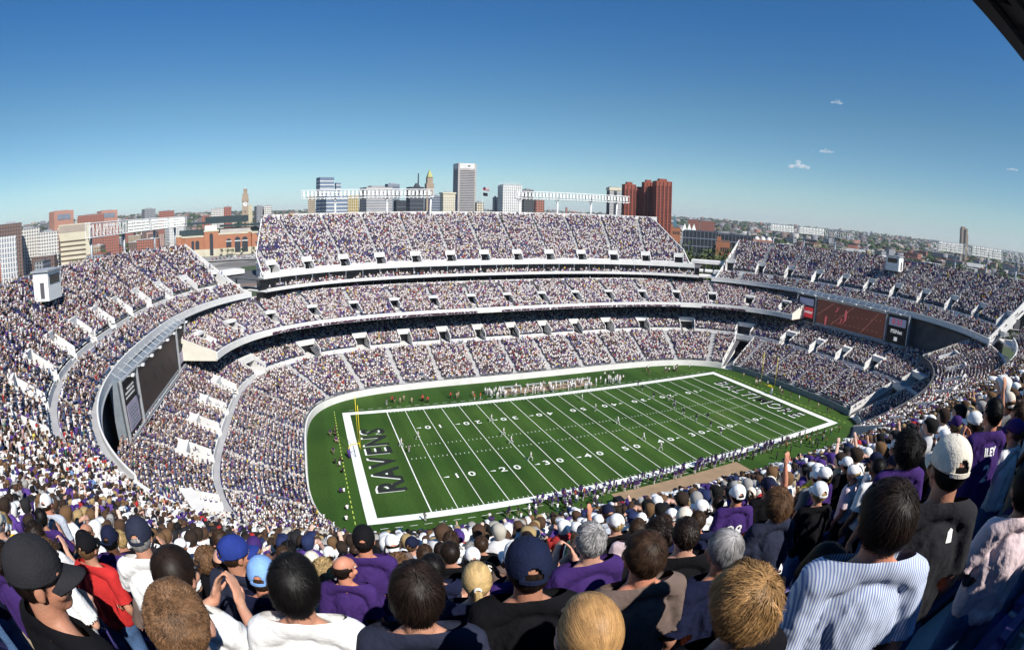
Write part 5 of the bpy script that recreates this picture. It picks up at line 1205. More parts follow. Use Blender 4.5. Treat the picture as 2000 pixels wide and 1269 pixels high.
kick = [(-23.1, 11.6), (-23.2, 3.0), (-23.2, -1.7), (-22.4, -10.6), (4.0, 18.0), (3.7, 10.2), (4.3, .3), (4.5, -10.5), (4.8, -16.7), (-41.6, 6.2), (-45.8, 3.3)]
for k, (x, y) in enumerate(kick): fieldman('football_player', x, y, 0 if x < 0 else PI + random.gauss(0, .3), random.choice(['run', 'stand', 'run']), WH, 'football player in an all-white uniform on the open left part of the grass' if x < 0 else 'football player in an all-white uniform near midfield', 'football player', 'football players in white' if x > 0 else 'football players in white on the left half')
recv = [(24.5, 22.6), (23.6, 19.0), (22.8, 12.2), (24.8, 5.5), (22.6, -1.4), (22.9, 2.9), (22.9, -6.3), (26.5, -6.5), (23.3, -11.4), (22.6, -16.0), (25.6, 9.0)]
for x, y in recv: fieldman('football_player', x, y, random.gauss(PI, .5), random.choice(['run', 'stand', 'clap']), PU, 'football player in purple jersey and white trousers lined up on the right half', 'football player', 'football players in purple')
for x, y, lb in ((-44.8, -.1, 'referee in a striped shirt near the left goal line'), (-47.4, -27.1, 'referee standing on the near sideline by the left goal line'), (-23.0, -27.6, 'referee standing on the near sideline by the 25 yard line'), (-45.1, 29.1, 'referee on the far sideline by the left goal line')): fieldman('referee', x, y, random.uniform(0, 6), 'stand', ('tan', 'black', 'grey', 'white'), lb, 'referee', None)
def yl(x):
    k = int(round((x + GL) / (10 * yd))); k = max(0, min(10, k)); nm = ['left goal line', 'left 10', 'left 20', 'left 30', 'left 40', '50', 'right 40', 'right 30', 'right 20', 'right 10', 'right goal line'][k]; return nm if 'goal' in nm else nm + ' yard line'
def crowdline(x0, x1, y0, y1, n, pal, lb, cat, gp, name='person', pose=('stand', 'stand', 'clap', 'stand'), away=0):
    for k in range(n):
        x = random.uniform(x0, x1); y = random.uniform(y0, y1); c = random.choice(pal); lb2 = lb + ('' if abs(x) > 57 else ', nearest the ' + yl(x))
        fieldman(name, x, y, (PI / 2 if y < 0 else -PI / 2) + random.gauss(0, .6), random.choice(pose), c, lb2, cat, gp, bulk=1.08, capb=random.random() < .3)
crowdline(-30, 34, -29.2, -26.3, 150, [('dark', 'black', 'purple', 'white'), ('tan', 'navy', 'purple', 'white'), ('dark', 'black', 'purple', 'khaki')], 'player in purple and white along the near sideline', 'football player', 'home team along the near sideline', 'football_player')
crowdline(20, 46, -29.5, -27.3, 18, [('tan', 'brown', 'navy', 'khaki'), ('light', 'brown', 'purple', 'black'), ('light', 'dark', 'charcoal', 'khaki')], 'staff member in dark clothes by the near sideline', 'person', 'staff by the near right sideline')
crowdline(-19, 23, 26.8, 31.5, 88, [('tan', 'white', 'white', 'white'), ('dark', 'white', 'white', 'white'), ('tan', 'white', 'white', 'lgrey')], 'player in white along the far sideline mat', 'football player', 'visiting team along the far sideline', 'football_player')
crowdline(-16, 17, 29.6, 33.0, 12, [('tan', 'white', 'white', 'khaki'), ('tan', 'dark', 'cream', 'khaki')], 'staff member in pale clothes on the far sideline mat', 'person', 'staff on the far sideline mat')
crowdline(-38, -14, -33.5, -28.6, 34, [('light', 'brown', 'navy', 'khaki'), ('light', 'dark', 'white', 'jean'), ('tan', 'black', 'purple', 'black'), ('light', 'white', 'white', 'khaki')], 'bystander behind the near sideline left of the tan mat', 'person', 'bystanders behind the near left sideline')
crowdline(18, 56, -33.8, -29.6, 18, [('light', 'brown', 'navy', 'black'), ('light', 'dark', 'cream', 'jean'), ('tan', 'black', 'gold', 'black')], 'bystander behind the near sideline right of the tan mat', 'person', 'bystanders behind the near right sideline')
crowdline(18, 52, 29.5, 36.5, 18, [('light', 'brown', 'navy', 'khaki'), ('light', 'dark', 'white', 'black')], 'bystander on the grass at the far right', 'person', 'bystanders on the far right grass')
crowdline(-45, -20, 28.4, 31.2, 12, [('light', 'brown', 'khaki', 'khaki'), ('light', 'dark', 'red', 'black'), ('tan', 'dark', 'charcoal', 'khaki')], 'photographer or bystander on the far left sideline', 'person', 'bystanders on the far left sideline')
crowdline(-60.6, -58.9, -26, 17, 15, [('light', 'dark', 'charcoal', 'black'), ('light', 'brown', 'white', 'khaki'), ('light', 'brown', 'purple', 'khaki')], 'photographer crouching behind the left end line', 'photographer', 'photographers behind the left end line', 'photographer', ('sitlean', 'stand', 'sit'))
crowdline(59.5, 62.5, -24, 18, 16, [('light', 'dark', 'charcoal', 'khaki'), ('light', 'brown', 'khaki', 'khaki'), ('light', 'brown', 'white', 'khaki')], 'photographer or guard behind the right end line', 'photographer', 'photographers behind the right end line', 'photographer')
for x, y in ((-22.5, 27.0), (-20.8, 27.4), (-23.4, -27.9), (-19.6, -28.0), (-21.4, -28.2)): fieldman('person', x, y, 0, 'stand', ('light', 'red', (.75, .16, .02), 'white'), 'sideline crew member in a bright orange-red vest', 'person', 'chain crew in orange vests')
# ================================================================ land round the stadium
def elev_deg(az):   # how high the skyline hills stand above the camera's horizon
    return np.interp(az, [0, 20, 48, 60, 92, 100, 115, 135, 160], [-.05, -.02, 0.05, .1, .25, .45, .75, .7, .5])
def ground_z(x, y):
    r = math.hypot(x, y); az = math.degrees(math.atan2(y, x)); 
    if az < -60 or az > 190: h = 20
    else: h = 48 + 5000 * math.tan(R(float(elev_deg(az))))
    f = min(1, max(0, (r - 900) / 4100)); f = f * f * (3 - 2 * f)
    return -.02 + (h - 12) * f + (10 * noise.noise((x / 900, y / 900, 0)) * f)
def ground_mat():
    m = bpy.data.materials.new('city_ground'); m.use_nodes = True; n = m.node_tree; b = n.nodes['Principled BSDF']; b.inputs['Roughness'].default_value = .95
    tc = n.nodes.new('ShaderNodeTexCoord'); vo = n.nodes.new('ShaderNodeTexVoronoi'); vo.inputs['Scale'].default_value = .02; n.links.new(tc.outputs['Object'], vo.inputs['Vector'])
    r = n.nodes.new('ShaderNodeValToRGB'); r.color_ramp.interpolation = 'CONSTANT'; E_ = r.color_ramp.elements; E_[0].color = (.16, .15, .14, 1); E_[1].color = (.05, .075, .03, 1); E_[1].position = .45
    for p, c in ((.2, (.28, .27, .25)), (.6, (.10, .10, .10)), (.75, (.045, .06, .03)), (.88, (.20, .14, .11))): e = E_.new(p); e.color = (*c, 1)
    n.links.new(vo.outputs['Color'], r.inputs['Fac']); n.links.new(r.outputs[0], b.inputs['Base Color']); return m
V = []; F = []; rr = [0, 60, 130, 250, 400, 600, 900, 1300, 1800, 2400, 3200, 4200, 5500, 7500, 12000]; na = 120
for r0 in rr:
    for k in range(na): a = 2 * PI * k / na; x, y = r0 * math.cos(a), r0 * math.sin(a); V.append((x, y, ground_z(x, y) if r0 > 200 else -.32))
for j in range(len(rr) - 1):
    for k in range(na): F.append((j * na + k, (j + 1) * na + k, (j + 1) * na + (k + 1) % na, j * na + (k + 1) % na))
mb = MB(); mb.add(V, F); tag(mb.build('ground', ground_mat()), kind='structure')
def facade(name, wall, win, sx, sz, frac=.5, var=.1):
    m = bpy.data.materials.new(name); m.use_nodes = True; n = m.node_tree; b = n.nodes['Principled BSDF']; b.inputs['Roughness'].default_value = .7
    tc = n.nodes.new('ShaderNodeTexCoord'); sp = n.nodes.new('ShaderNodeSeparateXYZ'); n.links.new(tc.outputs['Object'], sp.inputs[0])
    def math_(op, a, b_=None):
        q = n.nodes.new('ShaderNodeMath'); q.operation = op
        if isinstance(a, (int, float)): q.inputs[0].default_value = a
        else: n.links.new(a, q.inputs[0])
        if b_ is not None:
            if isinstance(b_, (int, float)): q.inputs[1].default_value = b_
            else: n.links.new(b_, q.inputs[1])
        return q.outputs[0]
    xy = math_('ADD', sp.outputs[0], sp.outputs[1]); u = math_('FRACT', math_('DIVIDE', xy, sx)); v = math_('FRACT', math_('DIVIDE', sp.outputs[2], sz))
    ge = n.nodes.new('ShaderNodeNewGeometry'); ns = n.nodes.new('ShaderNodeSeparateXYZ'); n.links.new(ge.outputs['Normal'], ns.inputs[0]); side = math_('LESS_THAN', math_('ABSOLUTE', ns.outputs[2]), .5)
    mk = math_('MULTIPLY', math_('MULTIPLY', math_('LESS_THAN', u, frac), math_('LESS_THAN', v, .55)), side)
    mx = n.nodes.new('ShaderNodeMix'); mx.data_type = 'RGBA'; n.links.new(mk, mx.inputs[0]); mx.inputs[6].default_value = (*wall, 1); mx.inputs[7].default_value = (*win, 1); n.links.new(mx.outputs[2], b.inputs['Base Color']); return m
BR = dict(red=(.33, .12, .08), white=(.60, .58, .54), cream=(.55, .48, .36), grey=(.28, .29, .31), brown=(.16, .10, .08), pink=(.45, .30, .26), tan=(.40, .32, .23), dark=(.05, .055, .06))
FM = {k: facade('facade_' + k, v, (.03, .035, .045), 3.4, 3.6, .5) for k, v in BR.items()}
RF = [mat('tar_roof', (.12, .12, .12), .9, .2, .1), mat('pale_roof', (.45, .45, .44), .9, .15, .1), mat('red_roof', (.25, .10, .07), .9, .2, .1)]
def bld(name, x, y, w, d, h, yaw, kind, label, z0=0):
    e = empty('office_building' if h > 66 else 'city_building', (x, y, z0), R(yaw)); tag(e, label, 'building')
    th = 0
    if kind in ('tall', 'glass', 'stripe', 'hotel', 'harbor', 'grand', 'greyslab', 'green', 'cream', 'dark', 'deco', 'redb', 'brown', 'redwhite'): th = 22
    t = R(th); W = w / (math.cos(t) + .7 * math.sin(t)); D = W * .7 if th else d
    e.rotation_euler[2] = R(yaw + th)
    h -= z0
    def box(nm, c, s, m_): mb = MB(); mb.box(c, s); return mb.build(nm, m_, e)
    def bands(z, z1, step, hh, m_, proud=.15, sx=1.0): 
        nb = 0
        while z < z1 and nb < 60: box('window_band', (0, 0, z), (W * sx + proud, D * sx + proud, hh), m_); z += step; nb += 1
    def piers(n, m_, z0_, z1_, wd=.8, proud=.5):
        for k in range(n):
            xx = -W / 2 + (k + .5) * W / n
            for yy in (-D / 2, D / 2): box('pier', (xx, yy, (z0_ + z1_) / 2), (wd, proud, z1_ - z0_), m_)
        m2 = max(2, int(n * D / W))
        for k in range(m2):
            yy = -D / 2 + (k + .5) * D / m2
            for xx in (-W / 2, W / 2): box('pier', (xx, yy, (z0_ + z1_) / 2), (proud, wd, z1_ - z0_), m_)
    wht, gls = M['city_white'], M['city_glass']
    if kind == 'tall':
        box('wall', (0, 0, h / 2), (W, D, h), M['city_pale']); bands(4, h - 14, 3.9, 1.9, gls); box('crown', (0, 0, h - 6), (W + .4, D + .4, 12), M['city_white']); box('roof', (0, 0, h + .3), (W * .7, D * .7, .6), M['city_grey'])
        for sx in (-1, 1):
            for sy in (-1, 1): box('corner_pier', (sx * (W / 2 - 1.6), sy * (D / 2 - 1.6), h / 2), (4.4, 4.4, h + .5), M['city_pale'])
        box('roof_sign', (W * .1, -D / 2 - .35, h - 6), (6, .3, 3), gls)
    elif kind == 'glass':
        box('wall', (0, 0, h / 2), (W, D, h), M['city_blue']); bands(5, h - 2, 6.5, 1.7, M['city_white'])
        box('roof', (0, 0, h + .3), (W * .9, D * .9, .6), M['city_grey'])
    elif kind == 'stripe': box('wall', (0, 0, h / 2), (W, D, h), M['city_pale']); bands(5, h - 3, 4.2, 1.8, M['city_greyblue']); box('roof', (0, 0, h + 1), (W * .5, D * .5, 3), M['city_grey'])
    elif kind == 'hotel':
        box('wall', (0, 0, h / 2 - 2), (W, D, h - 4), M['city_greyblue']); piers(10, wht, 0, h - 4, 1.7, .6)
        z = 3
        while z < h - 5: box('floor_slab', (0, 0, z), (W + .9, D + .9, 1.2), wht); z += 3.6
        if h > 70:
            for k in range(9):
                mb = MB(); xx = -W / 2 + (k + .5) * W / 9; mb.bar((xx, -D / 2, h - 4), (xx + 1.2, -D / 2, h + 2), .5, .1, n=4); mb.bar((xx, D / 2, h - 4), (xx + 1.2, D / 2, h + 2), .5, .1, n=4); mb.build('crown_fin', wht, e)
        box('roof', (0, 0, h - 3.6), (W * .96, D * .96, 1.0), M['city_grey'])
    elif kind == 'harbor':
        box('wall', (0, 0, h / 2), (W, D, h), M['city_brick'])
        nb = max(2, int(W / 3.4))
        for k in range(nb):
            xx = -W / 2 + (k + .5) * W / nb; box('window_strip', (xx, -D / 2 - .02, h / 2 - 2), (1.3, .3, h - 6), M['city_darkbrick'])
            box('balcony_pier', (xx + W / nb / 2 - .4, -D / 2 - .3, h / 2), (.7, .8, h - 1), M['city_brick'])
        nb = max(2, int(D / 3.4))
        for k in range(nb): yy = -D / 2 + (k + .5) * D / nb; box('window_strip', (-W / 2 - .02, yy, h / 2 - 2), (.3, 1.3, h - 6), M['city_darkbrick'])
        z = 4
        while z < h - 4: box('floor_line', (0, 0, z), (W + .5, D + .5, .5), M['city_brick']); z += 3.1
        box('roof', (0, 0, h + 1.2), (W * .5, D * .5, 2.4), M['city_brick'])
    elif kind == 'grand':
        box('wall', (0, 0, h / 2), (W, D, h), M['city_pale']); box('window_strip', (-W / 2 - .05, 0, h / 2 - 2), (.4, D * .8, h - 6), M['city_dark']); box('window_strip', (0, -D / 2 - .05, h / 2 - 2), (W * .25, .4, h - 6), M['city_dark'])
        bands(4, h - 6, 3.6, 1.0, M['city_greyblue'], .1); box('cornice', (0, 0, h - 2), (W + 1.4, D + 1.4, 4), M['city_cream']); box('roof', (0, 0, h + .4), (W * .8, D * .8, .8), M['city_grey'])
    elif kind == 'deco':
        box('wall', (0, 0, h * .45), (W * 1.1, D * 1.1, h * .9), M['city_tan']); piers(5, M['city_cream'], 0, h * .9, .9, .5); box('wall', (0, 0, h * .95), (W * .8, D * .8, h * .1 + 4), M['city_tan'])
        mb = MB(); hw = W * .36
        mb.hexa([(-hw, -hw, h + 2), (hw, -hw, h + 2), (hw, hw, h + 2), (-hw, hw, h + 2), (-hw * .35, -hw * .35, h + 15), (hw * .35, -hw * .35, h + 15), (hw * .35, hw * .35, h + 15), (-hw * .35, hw * .35, h + 15)]); mb.build('gilded_roof', M['city_gold'], e)
        mb = MB(); mb.bar((0, 0, h + 15), (0, 0, h + 24), .9, .2, n=6); mb.box((0, 0, h + 16), (3, 3, 2)); mb.build('finial', M['city_gold'], e)
    elif kind == 'dark':
        box('wall', (0, 0, h / 2), (W, D, h), M['city_dark']); bands(6, h - 2, 8, .5, M['city_greyblue'], .1)
        if name == 'darkblk':
            mb = MB(); mb.box((W * .22, 0, h + 14), (2.4, 2.4, 28), top=.7); mb.box((W * .12, 0, h + 4), (W * .4, D * .5, 8), top=.4); mb.build('spire', M['city_dark'], e)
        box('roof', (0, 0, h + .3), (W * .9, D * .9, .6), M['city_dark'])
    elif kind == 'gold': box('wall', (0, 0, h / 2), (W, D, h), M['city_gold2']); piers(5, M['city_cream'], 0, h, .8); bands(4, h, 4.5, .9, M['city_brown'], .2); box('roof', (0, 0, h + .3), (W * .9, D * .9, .6), M['city_grey'])
    elif kind in ('creamstripe',):
        box('wall', (0, 0, h / 2), (W, D, h), M['city_cream']); 
        for k in range(6): box('window_band', (-W * .06, 0, 6 + k * (h - 20) / 6), (W * .80, D + .4, 1.9), M['city_brown'])
        box('roof_screen', (-W * .06, 0, h - 5), (W * .86, D + .5, 8), M['city_tan2'])
    elif kind == 'redwhite':
        box('wall', (0, 0, h / 2), (W, D, h), M['city_brickpale'])
        for k in range(6): box('window_band', (0, -D / 2 - .1, 6 + k * (h - 24) / 6), (W * .70, .4, 2.4), M['city_cream'])
        box('roof_louvre', (0, -D / 2 - .2, h - 9), (W * .68, .5, 8), M['city_greyblue']); box('roof', (0, 0, h + .6), (W * .6, D * .5, 1.2), M['city_grey'])
    elif kind == 'brown':
        box('wall', (0, 0, h / 2), (W * .8, D, h), M['city_tan']); box('wall', (W * .3, 0, h * .42), (W * .5, D * .8, h * .84), M['city_tan']); box('window_strip', (W * .02, -D / 2 - .1, h / 2), (W * .28, .4, h - 6), M['city_dark']); box('crown', (-W * .1, 0, h + 1.5), (W * .5, D * .6, 4), M['city_tan'])
    elif kind == 'pyr':
        mb = MB(); mb.add([(-W / 2, -D / 2, 0), (W / 2, -D / 2, 0), (W / 2, D / 2, 0), (-W / 2, D / 2, 0), (-W * .1, 0, h)], [(0, 3, 2, 1), (0, 1, 4), (1, 2, 4), (2, 3, 4), (3, 0, 4)]); mb.build('glass_roof', M['city_blueglass'], e)
        box('wall', (0, 0, 6), (W * 1.1, D * 1.1, 12), M['city_grey'])
    elif kind == 'tents':
        for k in range(3):
            mb = MB(); xx = (k - 1) * W / 3; mb.add([(xx - W / 5, -8, h - 12), (xx + W / 5, -8, h - 12), (xx + W / 5, 8, h - 12), (xx - W / 5, 8, h - 12), (xx, 0, h)], [(0, 3, 2, 1), (0, 1, 4), (1, 2, 4), (2, 3, 4), (3, 0, 4)]); mb.build('canopy', M['city_white'], e)
        box('wall', (0, 0, (h - 12) / 2), (W, 14, h - 12.2), M['city_grey'])
    elif kind == 'garage':
        box('wall', (0, 0, h / 2), (W * 1.02, D, h), M['city_dark'])
        for k in range(6): box('floor_slab', (0, 0, 6 + k * (h - 8) / 5.5), (W * 1.02 + .4, D + .4, .7), M['city_greyblue'])
        piers(9, M['city_greyblue'], 0, h, .35, .5)
    elif kind == 'brickR':
        box('wall', (0, 0, h / 2 - 1), (W, D, h - 2), M['city_orange']); box('tower', (-W * .3, -D * .3, h / 2 + .5), (W * .3, D * .3, h + 1), M['city_orange']); 
        for k in range(4): box('window', (-W * .1 + k * W * .16, -D / 2 - .05, h - 7), (W * .08, .3, 3), M['city_dark'])
        box('roof', (0, 0, h - 1.8), (W * .95, D * .95, .5), M['city_brown'])
    elif kind == 'archrow':
        box('wall', (0, 0, h / 2 - 2), (W, D, h - 4), M['city_brickpale'])
        for k in range(3): mb = MB(); mb.ball((W * (-.28 + .28 * k), 0, h - 5), 3.0, 10, 8, (1, 1.6, 1.3)); mb.build('vaulted_roof', M['city_white'], e, True)
    elif kind == 'colgrid':
        box('wall', (0, 0, h / 2), (W, D, h), M['city_greyblue']); piers(6, wht, 0, h, 1.0, .8); bands(4, h, 3.8, .8, wht, .5)
    elif kind in ('whitelow', 'cream', 'greyslab', 'green', 'redb', 'redb2', 'brownlow', 'tan', 'brickl'):
        fm = dict(whitelow='white', cream='cream', greyslab='grey', green='dark', redb='red', redb2='red', brownlow='brown', tan='tan', brickl='pink')[kind]
        if name == 'greyB' or name == 'slab': box('wall', (0, 0, h / 2), (W, D, h), M['city_greyblue']); bands(4, h - 2, 4, 1.2, M['city_dark'])
        elif name == 'cream': box('wall', (0, 0, h / 2), (W, D, h), M['city_cream']); bands(5, h - 5, 3.6, 1.1, M['city_greyblue']); piers(6, M['city_cream'], 0, h - 2, 1.2, .5); box('cornice', (0, 0, h), (W + 2, D + 2, 2.2), M['city_cream'])
        else: box('wall', (0, 0, h / 2), (W, D, h), FM[fm])
        box('roof', (0, 0, h + 1.4), (W * .45, D * .4, 1.8), M['city_grey']); box('parapet', (0, 0, h + .1), (W + .3, D + .3, .5), M['city_grey'])
for k, v in dict(white=(.66, .65, .62), pale=(.40, .37, .35), grey=(.30, .31, .33), greyblue=(.20, .23, .28), blue=(.14, .19, .27), glass=(.06, .065, .08), dark=(.035, .04, .05), cream=(.58, .53, .40), tan=(.34, .26, .19), tan2=(.36, .30, .25), gold=(.42, .42, .16), gold2=(.42, .33, .14), brick=(.26, .07, .045), darkbrick=(.06, .02, .02), brickpale=(.45, .23, .17), orange=(.40, .165, .09), brown=(.12, .08, .06), blueglass=(.05, .14, .18)).items(): M['city_' + k] = mat('city_' + k, v, .7, .08, .08)
CITY = [
('slim',-62,847,12.4,20,75,0,'tan','slim tan block left of the striped glass tower'),
('steppedA',-38,897,32.6,30,109,-1.4,'glass','tallest section of the stepped blue glass office block'),('steppedB',-14,915,11.2,30,100,-2.6,'glass','middle step of the blue glass office block'),('steppedC',-22,875,50,40,75,-2,'glass','wide lower section of the stepped blue glass office block'),
('goldgrid',6,795,17.5,30,74,-4.4,'gold','golden gridded block between the glass block and pale striped offices'),('stripeA',40,771,52,35,85,-6.7,'stripe','broad pale office block with thin horizontal stripes behind the left floodlight truss'),
('slab',90,936,28.1,25,98,-8.3,'greyslab','grey-blue slab tower rising above the left floodlight truss'),('darklow',81,786,20.7,30,64,-9.1,'dark','low black block left of the spired dark tower'),
('darkblk',142,978,35.4,35,94,-10.7,'dark','dark office block with a thin black spire'),('decoTower',201,1119,19.5,28,121,-12.1,'deco','tan tower with a green-gold pyramid roof'),
('greyB',127,736,19,30,71,-12.7,'greyslab','grey block under the right end of the left floodlight truss'),('cream',132,673,22,30,73,-14.1,'cream','cream block left of the tallest skyline tower'),
('tallL',291,1148,52.5,40,158,-15.7,'tall','tallest tower of the skyline, pale with dark window stripes'),('whitelow',176,661,12.5,30,60,-17.3,'cream','low cream block at the foot of the tallest tower'),
('hotel',210,628,33.6,35,88,-20.4,'hotel','white gridded hotel with a jagged crown'),('hotelwing',194,644,7.2,30,67,-18.9,'greyslab','low grey wing left of the white gridded hotel'),
('darkgreen',248,656,18.8,30,80,-22.2,'green','dark green glass block right of the white gridded hotel'),('brickred',240,594,14.6,30,64,-23.4,'redb','low red brick block right of the dark green block'),
('chim',336,704,3.3,5,56,-26.3,'redb','thin red chimney-like tower under the right floodlight truss'),('grandtower',325,539,19.3,25,84,-31.1,'grand','pale and dark tower with a cream cornice left of the red brick towers'),
('harborA',242,372,14.4,28,79,-32.9,'harbor','leftmost of the cluster of red brick towers'),('harborB',254,371,11.5,24,75,-33.9,'harbor','lower link between the red brick towers'),('harborC',258,361,13,26,82,-34.7,'harbor','middle red brick tower of the cluster'),('harborD',264,345,19.5,30,83,-35.8,'harbor','rightmost and broadest red brick tower of the cluster'),
('brownR',1333,449,27.2,25,89,-68.4,'brown','lone brown tower on the horizon at the far right'),
('Lred1',-470,700,43.4,30,74,26.9,'redwhite','tall pink brick building with cream window bands at the left'),('Lcream',-363,529,41.9,40,52,25.4,'creamstripe','cream building with brown stripes in front of the pink brick one'),('Lbrown0',-413,444,28.1,40,59,32.7,'brownlow','brown building at the left edge of the skyline'),
('Lwhite0',-419,499,30,30,52,30.7,'whitelow','white block right of the brown building at the left'),('Lwhite2',-386,495,26.1,30,46,28.5,'whitelow','low white block left of the brown-striped cream building'),('Lpink',-463,813,50,40,66,23.6,'redb2','red brick block right of the tall pink brick building'),('Lpink2',-471,918,43.3,40,73,21.8,'redwhite','distant brick building with a small rooftop hut at the left'),
('Lgrey',-419,1043,31.4,30,72,17.3,'greyslab','grey slab alone on the left skyline'),('Lbrick3',-407,1151,37.6,30,67,15.4,'redb2','flat red brick block right of the lone grey slab'),('Lgrid',-262,672,30.8,30,53,14.4,'hotel','white gridded low block behind the left floodlight truss'),('Lred4',-355,642,25.2,30,46,21.5,'redb2','low red block behind the left floodlight masts'),
('whitecol',-324,300,14.8,25,47,33,'colgrid','white-columned structure at the far left edge'),('Lwhite5',-267,1080,31.9,30,64,9.8,'whitelow','white block left of the clock tower'),('Lred6',-231,984,15.6,20,65,8.8,'redb2','small red block just left of the clock tower'),('Lyellow',-174,891,6.6,20,65,6.5,'gold','narrow yellow block just right of the clock tower'),
('Lgrey7',-157,893,19.8,30,62,5.4,'greyslab','grey block right of the clock tower'),('Lwhite8',-142,894,13.2,30,62,4.6,'whitelow','white block at the left end of the far stand'),('Lbrick9',-236,780,12.9,20,51,11.1,'redb2','brick block above the ballpark roof'),
('pyramid',487,611,20,40,54,-37.6,'pyr','blue glass pyramid right of the red brick towers'),('tents',473,558,21.3,40,40,-39,'tents','white tent roofs beside the glass pyramid'),('rpink',573,669,19.5,30,46,-39.5,'redb2','red brick block behind the white tent roofs'),('rpink2',592,653,26.1,30,45,-40.9,'redb2','red brick block right of the white tent roofs'),
('garage',209,218,25,40,39,-40.2,'garage','long dark parking structure, its left half'),('garage2',229,200,25,40,38,-43.4,'garage','long dark parking structure, its right half'),('brickR',196,178,9.5,25,36,-42.5,'brickR','small orange brick building in front of the parking structure'),('brickR2',303,373,12.2,30,39,-37.5,'brickR','orange brick building behind the right end of the far stand'),
('creamR',293,249,4.2,15,38,-45.2,'cream','small cream block right of the parking structure'),('arch',317,254,20.6,25,37,-46.7,'archrow','pale brick building with three white vaults on its roof')]
for c in CITY: bld(*c[:8], c[8])
# clock tower
e = empty('clock_tower', (-164.6, 736, 0), R(7)); tag(e, 'slim brick clock tower with a white clock face at the left', 'clock tower')
mb = MB(); mb.box((0, 0, 34), (9.2, 9.2, 68)); mb.build('shaft', M['city_tan'], e); mb = MB(); mb.box((0, 0, 70.5), (11, 11, 5)); mb.box((0, 0, 76), (9.6, 9.6, 6)); mb.build('battlement', M['city_tan'], e)
mb = MB(); mb.box((0, 0, 82), (6, 6, 7)); mb.build('upper_turret', M['city_tan'], e); mb = MB(); mb.box((0, 0, 86.3), (7, 7, 1.6)); mb.build('turret_cap', M['city_pale'], e)
mb = MB(); mb.bar((0, -4.55, 64), (0, -4.85, 64), 3.5, n=24); mb.build('clock_face', M['city_white'], e); mb = MB(); mb.box((0, -4.9, 65.2), (.5, .1, 2.4)); mb.box((.8, -4.9, 64), (1.8, .1, .5)); mb.build('clock_hands', M['city_dark'], e)
for k in range(9): mb = MB(); mb.box((0, -4.65, 8 + k * 5.6), (1.5, .2, 2.6)); mb.build('window', M['city_dark'], e)
# ballpark
e = empty('ballpark', (-238, 574, 0), R(10.2)); tag(e, 'brick ballpark with arched openings and a dark green roof', 'ballpark'); BZ = 4
def bpx(nm, x0, x1, y0, y1, z0, z1, m_): mb = MB(); mb.box(((x0 + x1) / 2, (y0 + y1) / 2, (z0 + z1) / 2), (x1 - x0, y1 - y0, z1 - z0)); return mb.build(nm, m_, e)
for x0, x1, y0, z1 in ((0, 9, 0, 26.5), (9, 13, 5, 25), (13, 39, 1.5, 25), (39, 58, -1.5, 31), (58, 96, 1.5, 26.5), (96, 101, 5, 28), (101, 109, 1, 26.5)):
    bpx('brick_wall', x0, x1, y0, 14, 0, z1, M['city_orange']); bpx('base_band', x0 - .2, x1 + .2, y0 - .3, 13, 0, 9, M['city_cream']); bpx('cornice', x0 - .3, x1 + .3, y0 - .5, 13, z1 - 1.0, z1 + .8, M['city_cream'])
bpx('tower_top', 40, 56, -1, 10, 31.8, 37.5, M['city_white'])
def arch(x, y, w_, z0, z1):
    mb = MB(); n = 10; r_ = w_ / 2; poly = [(x - r_, z0), (x + r_, z0)] + [(x + r_ * math.cos(t), z1 - r_ + r_ * math.sin(t)) for t in np.linspace(0, PI, n)]
    V = [(a, y - .35, b) for a, b in poly] + [(a, y + .3, b) for a, b in poly]; k = len(poly); mb.add(V, [tuple(range(k)), tuple(range(k, 2 * k))[::-1]] + [(j, (j + 1) % k, k + (j + 1) % k, k + j) for j in range(k)])
    mb.build('arched_opening', M['city_dark'], e)
for x, y, w_, z0, z1 in ((24, 1.5, 3.5, 8, 20), (30, 1.5, 5, 9.5, 20), (48.5, -1.5, 4.5, 1, 28), (71, 1.5, 6.5, 10, 20.5), (82.5, 1.5, 7.5, 3, 22), (92, 1.5, 7.5, 3, 22)): arch(x, y, w_, z0, z1)
for x in (71, 82.5, 92): bpx('lintel', x - 4, x + 4, 1.0, 1.5, 16.5, 17.6, M['city_white'])
M['roof_green'] = mat('dark_green_steel', (.025, .045, .05), .6, .15, .2)
bpx('upper_stand', 6, 120, 14, 30, 20, 33, M['roof_green']); bpx('roof_canopy', 8, 96, 18, 50, 39.5, 41.5, M['roof_green']); bpx('roof_canopy', 60, 125, 8, 40, 34.5, 37.0, M['roof_green']); bpx('rear_stand', 40, 100, 50, 80, 40, 48, M['roof_green'])
for k in range(12): bpx('roof_column', 12 + k * 9, 12.7 + k * 9, 20, 21, 32, 40, M['roof_green'])
bpx('press_level', 60, 100, 9, 12, 26, 32, M['city_pale'])
